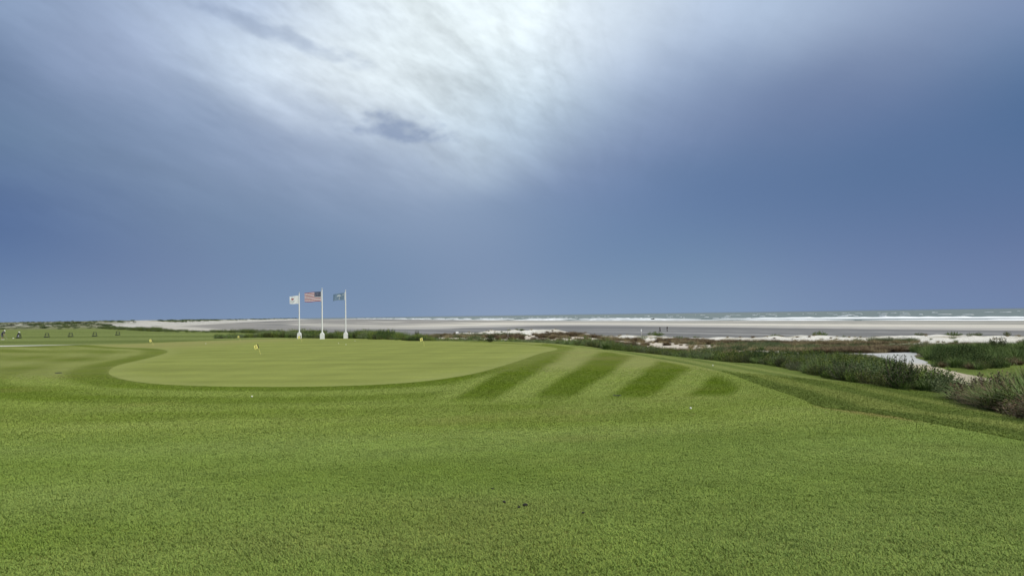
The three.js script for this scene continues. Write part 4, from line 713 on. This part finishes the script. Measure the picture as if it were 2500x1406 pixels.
{
  const p = ground(44, 826); copy(rack, 'bag_rack', 'black bag rack carrying a golf bag, beside the golfer on the practice range', p.clone(), 0.1);
  const bag = thing('golf_bag', 'black golf bag with a white head cover leaning on the rack beside the golfer', 'golf bag', p.clone().add(v3(0, 0.18, 0.17)), null), cloth = std(C(0.016, 0.016, 0.02), 0.75), grey = std(C(0.36, 0.36, 0.4), 0.7), white = std(C(0.82, 0.83, 0.78), 0.8), steel = std(C(0.5, 0.5, 0.5), 0.35, { metalness: 0.8 });
  mesh('body', new THREE.LatheGeometry([[0, 0], [0.15, 0], [0.165, 0.03], [0.16, 0.3], [0.14, 0.6], [0.145, 0.8], [0.16, 0.84], [0.15, 0.86], [0.13, 0.8], [0, 0.78]].map(([a, b]) => new THREE.Vector2(a, b)), 24), cloth, bag);
  mesh('pocket', new RoundedBoxGeometry(0.2, 0.36, 0.12, 3, 0.04).translate(0.06, 0.25, 0.15), grey, bag); mesh('pocket', new RoundedBoxGeometry(0.1, 0.45, 0.16, 3, 0.04).translate(-0.17, 0.32, 0.02), cloth, bag);
  mesh('strap', new THREE.TorusGeometry(0.22, 0.025, 8, 24, Math.PI).rotateZ(-Math.PI / 2).translate(0.12, 0.5, 0.02), cloth, bag);
  for (const [x, z, l] of [[-0.06, 0.02, 0.98], [-0.02, -0.06, 1.02], [0.05, -0.04, 0.96]]) { const c = mesh('club', mergeGeometries([bar([x, 0.6, z], [x * 1.5, l, z], 0.007), new RoundedBoxGeometry(0.07, 0.05, 0.02, 2, 0.008).translate(x * 1.5 + 0.03, l, z)]), steel, bag); c.castShadow = true; }
  mesh('head_cover', new THREE.SphereGeometry(0.1, 16, 12).scale(1.15, 1.0, 1).translate(0.0, 1.03, 0.03), white, bag); mesh('head_cover', new THREE.SphereGeometry(0.085, 16, 12).scale(1.1, 1.05, 1).translate(0.1, 0.98, -0.02), white, bag);
  bag.rotation.set(-0.12, 0.2, -0.06);
  const pile = (pos, n, lab) => { const t = thing('ball_pile', lab, 'ball pile', pos, null), g = new THREE.IcosahedronGeometry(0.0215, 2); let k = 0; for (let l = 0; l < n; l++) for (let i = 0; i < n - l; i++) for (let j = 0; j < n - l; j++) { const b = mesh('ball', g, whitePaint, t); b.position.set((i - (n - l - 1) / 2) * 0.043, 0.0215 + l * 0.0305, (j - (n - l - 1) / 2) * 0.043); k++; } return t; };
  pile(ground(30.5, 826.5), 5, 'small pyramid of white range balls on the grass between the golfer and the golf bag');
}
// ------------------------------------------------------------------ sign, posts and stakes by the dunes
{
  const t = thing('notice_board', 'small white notice board with a dark frame on a post beyond the hedge', 'sign', sight(1116, 121), null); const dk = std(C(0.03, 0.03, 0.03), 0.7);
  const hgt = 0.42; mesh('post', bar([0.14, -0.3, 0], [0.14, hgt + 0.2, 0], 0.045), dk, t); mesh('panel', new RoundedBoxGeometry(0.46, 0.34, 0.03, 2, 0.008).translate(0, hgt + 0.27, 0.05), whitePaint, t);
  mesh('frame', mergeGeometries([[-0.245, hgt + 0.27, 0.03, 0.37], [0.245, hgt + 0.27, 0.03, 0.37]].map(([x, y, w, h]) => new THREE.BoxGeometry(w, h, 0.05).translate(x, y, 0.05)).concat([new THREE.BoxGeometry(0.46, 0.03, 0.05).translate(0, hgt + 0.085, 0.05)])), dk, t); t.scale.setScalar(1.05);
  const m = thing('marker_post', 'thin pale post with a white board on top, on the dune crest against the beach', 'post', sight(1567, 127), null); const pale = std(C(0.5, 0.48, 0.42), 0.8);
  mesh('post', bar([0, -0.3, 0], [0, 0.75, 0], 0.03), pale, m); mesh('board', new RoundedBoxGeometry(0.15, 0.36, 0.03, 2, 0.006).translate(-0.03, 0.98, 0.03), whitePaint, m); m.position.y += 0.1;
  const stake = (px, d, h, r, col, lab) => { const s = mesh('stake', mergeGeometries([bar([0, -0.2, 0], [0.02, h, 0], r), new THREE.SphereGeometry(r, 8, 6).translate(0.02, h, 0)]), std(col, 0.85)); s.position.copy(sight(px, d)); tag(s, lab, 'stake', null); };
  stake(1240, 97, 1.5, 0.03, C(0.42, 0.4, 0.34), 'thin pale stake standing in the hedge right of the round dark bush');
  stake(1452, 128, 1.05, 0.035, C(0.06, 0.055, 0.05), 'thin dark stake on the dune left of the white marker post');
  stake(1157, 119, 0.55, 0.05, C(0.16, 0.14, 0.12), 'short dark fence stake just right of the white notice board');
  stake(1131, 119, 0.5, 0.04, C(0.3, 0.28, 0.24), 'short grey stake between the notice board and the dark fence stake');
}

// ------------------------------------------------------------------ people
function fieldMesh(bones, cell, pad = 0.05, blend = 0.03) {      // bones: [x0,y0,z0,r0, x1,y1,z1,r1]; smooth union of tapered capsules
  const lo = [1e9, 1e9, 1e9], hi = [-1e9, -1e9, -1e9]; for (const b of bones) for (const o of [0, 4]) for (let k = 0; k < 3; k++) { lo[k] = Math.min(lo[k], b[o + k] - b[o + 3]); hi[k] = Math.max(hi[k], b[o + k] + b[o + 3]); }
  const size = Math.max(hi[0] - lo[0], hi[1] - lo[1], hi[2] - lo[2]) + 2 * pad, n = Math.min(130, Math.ceil(size / cell)), c = lo.map((v, k) => (v + hi[k]) / 2), mc = new MarchingCubes(n, woodMat, false, false, 120000); mc.isolation = 0;
  for (let z = 0; z < n; z++) for (let y = 0; y < n; y++) for (let x = 0; x < n; x++) {
    const px = c[0] + ((x - n / 2) / (n / 2)) * size / 2, py = c[1] + ((y - n / 2) / (n / 2)) * size / 2, pz = c[2] + ((z - n / 2) / (n / 2)) * size / 2; let D = 1e9;
    for (const b of bones) { const bx = b[4] - b[0], by = b[5] - b[1], bz = b[6] - b[2], t = clamp(((px - b[0]) * bx + (py - b[1]) * by + (pz - b[2]) * bz) / (bx * bx + by * by + bz * bz + 1e-9)), e = Math.hypot(px - b[0] - t * bx, py - b[1] - t * by, pz - b[2] - t * bz) - mix(b[3], b[7], t), h = Math.max(blend - Math.abs(D - e), 0) / blend; D = Math.min(D, e) - h * h * blend * 0.25; }
    mc.field[x + y * n + z * n * n] = -D;
  }
  mc.update(); const g = new THREE.BufferGeometry(), p = new Float32Array(mc.positionArray.slice(0, mc.count * 3)), nn = new Float32Array(mc.normalArray.slice(0, mc.count * 3));
  for (let i = 0; i < p.length; i++) p[i] = p[i] * size / 2 + c[i % 3];
  g.setAttribute('position', new THREE.BufferAttribute(p, 3)); g.setAttribute('normal', new THREE.BufferAttribute(nn, 3)); return g;
}
const SKIN = std(C(0.33, 0.23, 0.17), 0.6);
// joints J: hip, chest, neck, head (centre), and per side S/E/W (arm), H/K/A (leg), toe; facing is the way the face looks
function person(pos, turn, J, look, wear, label, cell = 0.014) {
  const t = thing('person', label, 'person', pos, null); t.rotation.y = turn;
  const b = (a, ra, c, rc) => [...a, ra, ...c, rc], body = [b(J.hip, 0.13, J.chest, 0.15), b(J.chest, 0.14, J.neck, 0.06), b(J.neck, 0.055, J.head, 0.07)], shirt = [], legs = [], shoes = [], hands = [];
  shirt.push(b(J.hip, 0.15, J.chest, 0.172), b(J.chest, 0.16, J.neck, 0.07));
  const hd = v3(...J.head), f = v3(...look).normalize(), up = hd.clone().sub(v3(...J.neck)).normalize(), sd = f.clone().cross(up).normalize();
  for (const s of [0, 1]) {
    const S = J.S[s], E = J.E[s], W = J.W[s], H = J.H[s], K = J.K[s], A = J.A[s], T = J.T[s];
    body.push(b(J.chest, 0.1, S, 0.062), b(S, 0.058, E, 0.042), b(E, 0.042, W, 0.029), b(J.hip, 0.11, H, 0.095), b(H, 0.092, K, 0.058), b(K, 0.058, A, 0.038), b(A, 0.04, T, 0.032));
    const mid = E.map((v, k) => mix(S[k], v, 0.75)); shirt.push(b(J.chest, 0.12, S, 0.078), b(S, 0.076, mid, 0.066));
    const cut = wear.long ? A.map((v, k) => mix(K[k], v, 0.92)) : K.map((v, k) => mix(H[k], v, 0.88)); legs.push(b(J.hip, 0.142, H, 0.112), b(H, 0.112, wear.long ? K : cut, wear.long ? 0.078 : 0.088)); if (wear.long) legs.push(b(K, 0.078, cut, 0.066));
    shoes.push(b([A[0], A[1] - 0.03, A[2]], 0.05, [T[0], 0.035, T[2]], 0.042));
    // hand: palm, four unequal bent fingers and a thumb from the side of the palm
    const w = v3(...W), d = w.clone().sub(v3(...E)).normalize(), grip = v3(...(J.grip ?? [0, 0, 1])), sideV = d.clone().cross(grip).normalize(), nrm = sideV.clone().cross(d).normalize(), P = w.clone().addScaledVector(d, 0.085);
    hands.push(b(w.toArray(), 0.026, P.toArray(), 0.03));
    [0.07, 0.08, 0.075, 0.058].forEach((l, i) => { const o = P.clone().addScaledVector(sideV, (i - 1.5) * 0.02), m = o.clone().addScaledVector(d, l * 0.55).addScaledVector(nrm, 0.01), e = m.clone().addScaledVector(d, l * 0.2).addScaledVector(nrm, l * 0.45); hands.push(b(o.toArray(), 0.0095, m.toArray(), 0.009), b(m.toArray(), 0.009, e.toArray(), 0.0075)); });
    const th = w.clone().addScaledVector(d, 0.035).addScaledVector(sideV, -0.026), t2 = th.clone().addScaledVector(sideV, -0.028).addScaledVector(d, 0.035); hands.push(b(th.toArray(), 0.012, t2.toArray(), 0.0095), b(t2.toArray(), 0.0095, t2.clone().addScaledVector(d, 0.03).addScaledVector(nrm, 0.008).toArray(), 0.008));
  }
  const at = (a, u, s) => hd.clone().addScaledVector(f, a).addScaledVector(up, u).addScaledVector(sd, s).toArray();
  const head = [b(at(-0.015, 0.045, 0), 0.09, at(0.012, 0.0, 0), 0.082), b(at(0.02, -0.03, 0), 0.07, at(0.045, -0.075, 0), 0.042), b(at(0.09, 0.012, 0), 0.011, at(0.112, -0.018, 0), 0.014), b(at(0.078, -0.055, -0.018), 0.009, at(0.078, -0.055, 0.018), 0.009), b(at(0, 0.02, 0.085), 0.016, at(-0.008, -0.012, 0.086), 0.012), b(at(0, 0.02, -0.085), 0.016, at(-0.008, -0.012, -0.086), 0.012), b(J.neck, 0.052, at(-0.02, -0.05, 0), 0.056)];
  const parts = [fieldMesh(body, cell), fieldMesh(head, 0.006, 0.02, 0.02), fieldMesh(hands.slice(0, 11), 0.004, 0.02, 0.008), fieldMesh(hands.slice(11), 0.004, 0.02, 0.008)];
  mesh('body', mergeGeometries(parts), SKIN, t);
  mesh('eye', mergeGeometries([1, -1].map((s) => new THREE.SphereGeometry(0.011, 10, 8).translate(...at(0.082, 0.02, s * 0.032)))), std(C(0.05, 0.04, 0.03), 0.2), t);
  mesh('shirt', fieldMesh(shirt, cell, 0.05, 0.05), std(wear.shirt, 0.85), t); mesh(wear.long ? 'trousers' : 'shorts', fieldMesh(legs, cell, 0.05, 0.05), std(wear.legs, 0.85), t);
  mesh('shoes', fieldMesh(shoes, 0.01, 0.03, 0.02), std(wear.shoes, 0.6), t);
  mesh('hair', fieldMesh([b(at(-0.04, 0.03, 0), 0.09, at(-0.05, -0.03, 0), 0.075)], 0.008, 0.02), std(C(0.05, 0.035, 0.025), 0.8), t);
  if (wear.cap) { const q = new THREE.Quaternion().setFromRotationMatrix(new THREE.Matrix4().makeBasis(sd.clone().negate(), up, f)); const c = mesh('cap', mergeGeometries([new THREE.SphereGeometry(0.112, 24, 12, 0, 6.2832, 0, 1.5).scale(1, 0.95, 1.06), new THREE.CylinderGeometry(0.09, 0.095, 0.012, 20, 1, false, -1.3, 2.6).scale(1, 1, 1.25).translate(0, 0.012, 0.085)]), std(wear.cap, 0.8), t); c.position.set(...at(-0.005, 0.055, 0)); c.quaternion.copy(q); }
  return t;
}
{
  // golfer bent over the ball, seen from the side, facing right
  const p = ground(4, 829.5), g = person(p, 0, { hip: [-0.12, 0.93, 0], chest: [0.12, 1.3, 0], neck: [0.24, 1.46, 0], head: [0.33, 1.57, 0.0], S: [[0.15, 1.36, 0.19], [0.16, 1.36, -0.19]], E: [[0.28, 1.06, 0.17], [0.28, 1.06, -0.15]], W: [[0.42, 0.84, 0.04], [0.44, 0.8, -0.03]], H: [[-0.11, 0.9, 0.1], [-0.11, 0.9, -0.1]], K: [[0.02, 0.5, 0.17], [0.02, 0.5, -0.17]], A: [[-0.06, 0.09, 0.2], [-0.06, 0.09, -0.2]], T: [[0.16, 0.035, 0.24], [0.16, 0.035, -0.22]], grip: [0.4, -0.9, 0] }, [0.7, -0.72, 0], { shirt: C(0.075, 0.08, 0.095), legs: C(0.1, 0.105, 0.11), long: false, shoes: C(0.85, 0.85, 0.82), cap: C(0.85, 0.86, 0.82) }, 'person in white cap, grey clothes and white shoes bent over a ball');
  const club = thing('golf_club', 'golf club held by the bending person on the practice range', 'golf club', p.clone(), null); mesh('shaft', bar([0.47, 0.78, 0], [0.86, 0.04, 0], 0.008), std(C(0.4, 0.4, 0.4), 0.35, { metalness: 0.7 }), club); mesh('grip', bar([0.44, 0.84, 0], [0.55, 0.63, 0], 0.014), black, club); mesh('head', new RoundedBoxGeometry(0.06, 0.05, 0.1, 2, 0.015).translate(0.88, 0.035, 0.02), std(C(0.3, 0.3, 0.3), 0.4, { metalness: 0.7 }), club);
  // two people walking on the beach
  const beachSpot = (px, d) => { const v = sight(px, d); v.y = beachHeight(v.x, d); return v; };
  const stand = (w, k) => ({ hip: [0, 0.95, 0], chest: [0, 1.32, 0.02], neck: [0, 1.5, 0.02], head: [0, 1.63, 0.04], S: [[0.18, 1.4, 0], [-0.18, 1.4, 0]], E: [[0.25, 1.13, -0.06], [-0.25, 1.13, 0.05]], W: [[0.24, 0.9, 0.04], [-0.24, 0.9, 0.14]], H: [[0.09, 0.9, 0], [-0.09, 0.9, 0]], K: [[0.1, 0.5, 0.06 + w], [-0.1, 0.5, 0.06 - w]], A: [[0.1, 0.09, 0.0 + w * 1.4], [-0.1, 0.09, -w * 1.6]], T: [[0.11, 0.04, 0.19 + w * 1.4], [-0.11, 0.04, 0.16 - w * 1.6]], grip: [0, 0, 1] });
  person(beachSpot(1612, 236), 1.2, stand(0.1), [0, -0.05, 1], { shirt: C(0.012, 0.012, 0.015), legs: C(0.02, 0.02, 0.024), long: true, shoes: C(0.05, 0.05, 0.05), cap: C(0.5, 0.5, 0.5) }, 'person in dark clothes and a pale cap walking on the beach, left of two', 0.022);
  person(beachSpot(1630, 240), -1.3, stand(0.12), [0, -0.05, 1], { shirt: C(0.02, 0.018, 0.018), legs: C(0.1, 0.09, 0.08), long: true, shoes: C(0.06, 0.06, 0.06) }, 'slim person in a dark top walking on the beach, right of two', 0.022);
}

renderer.render(scene, camera);
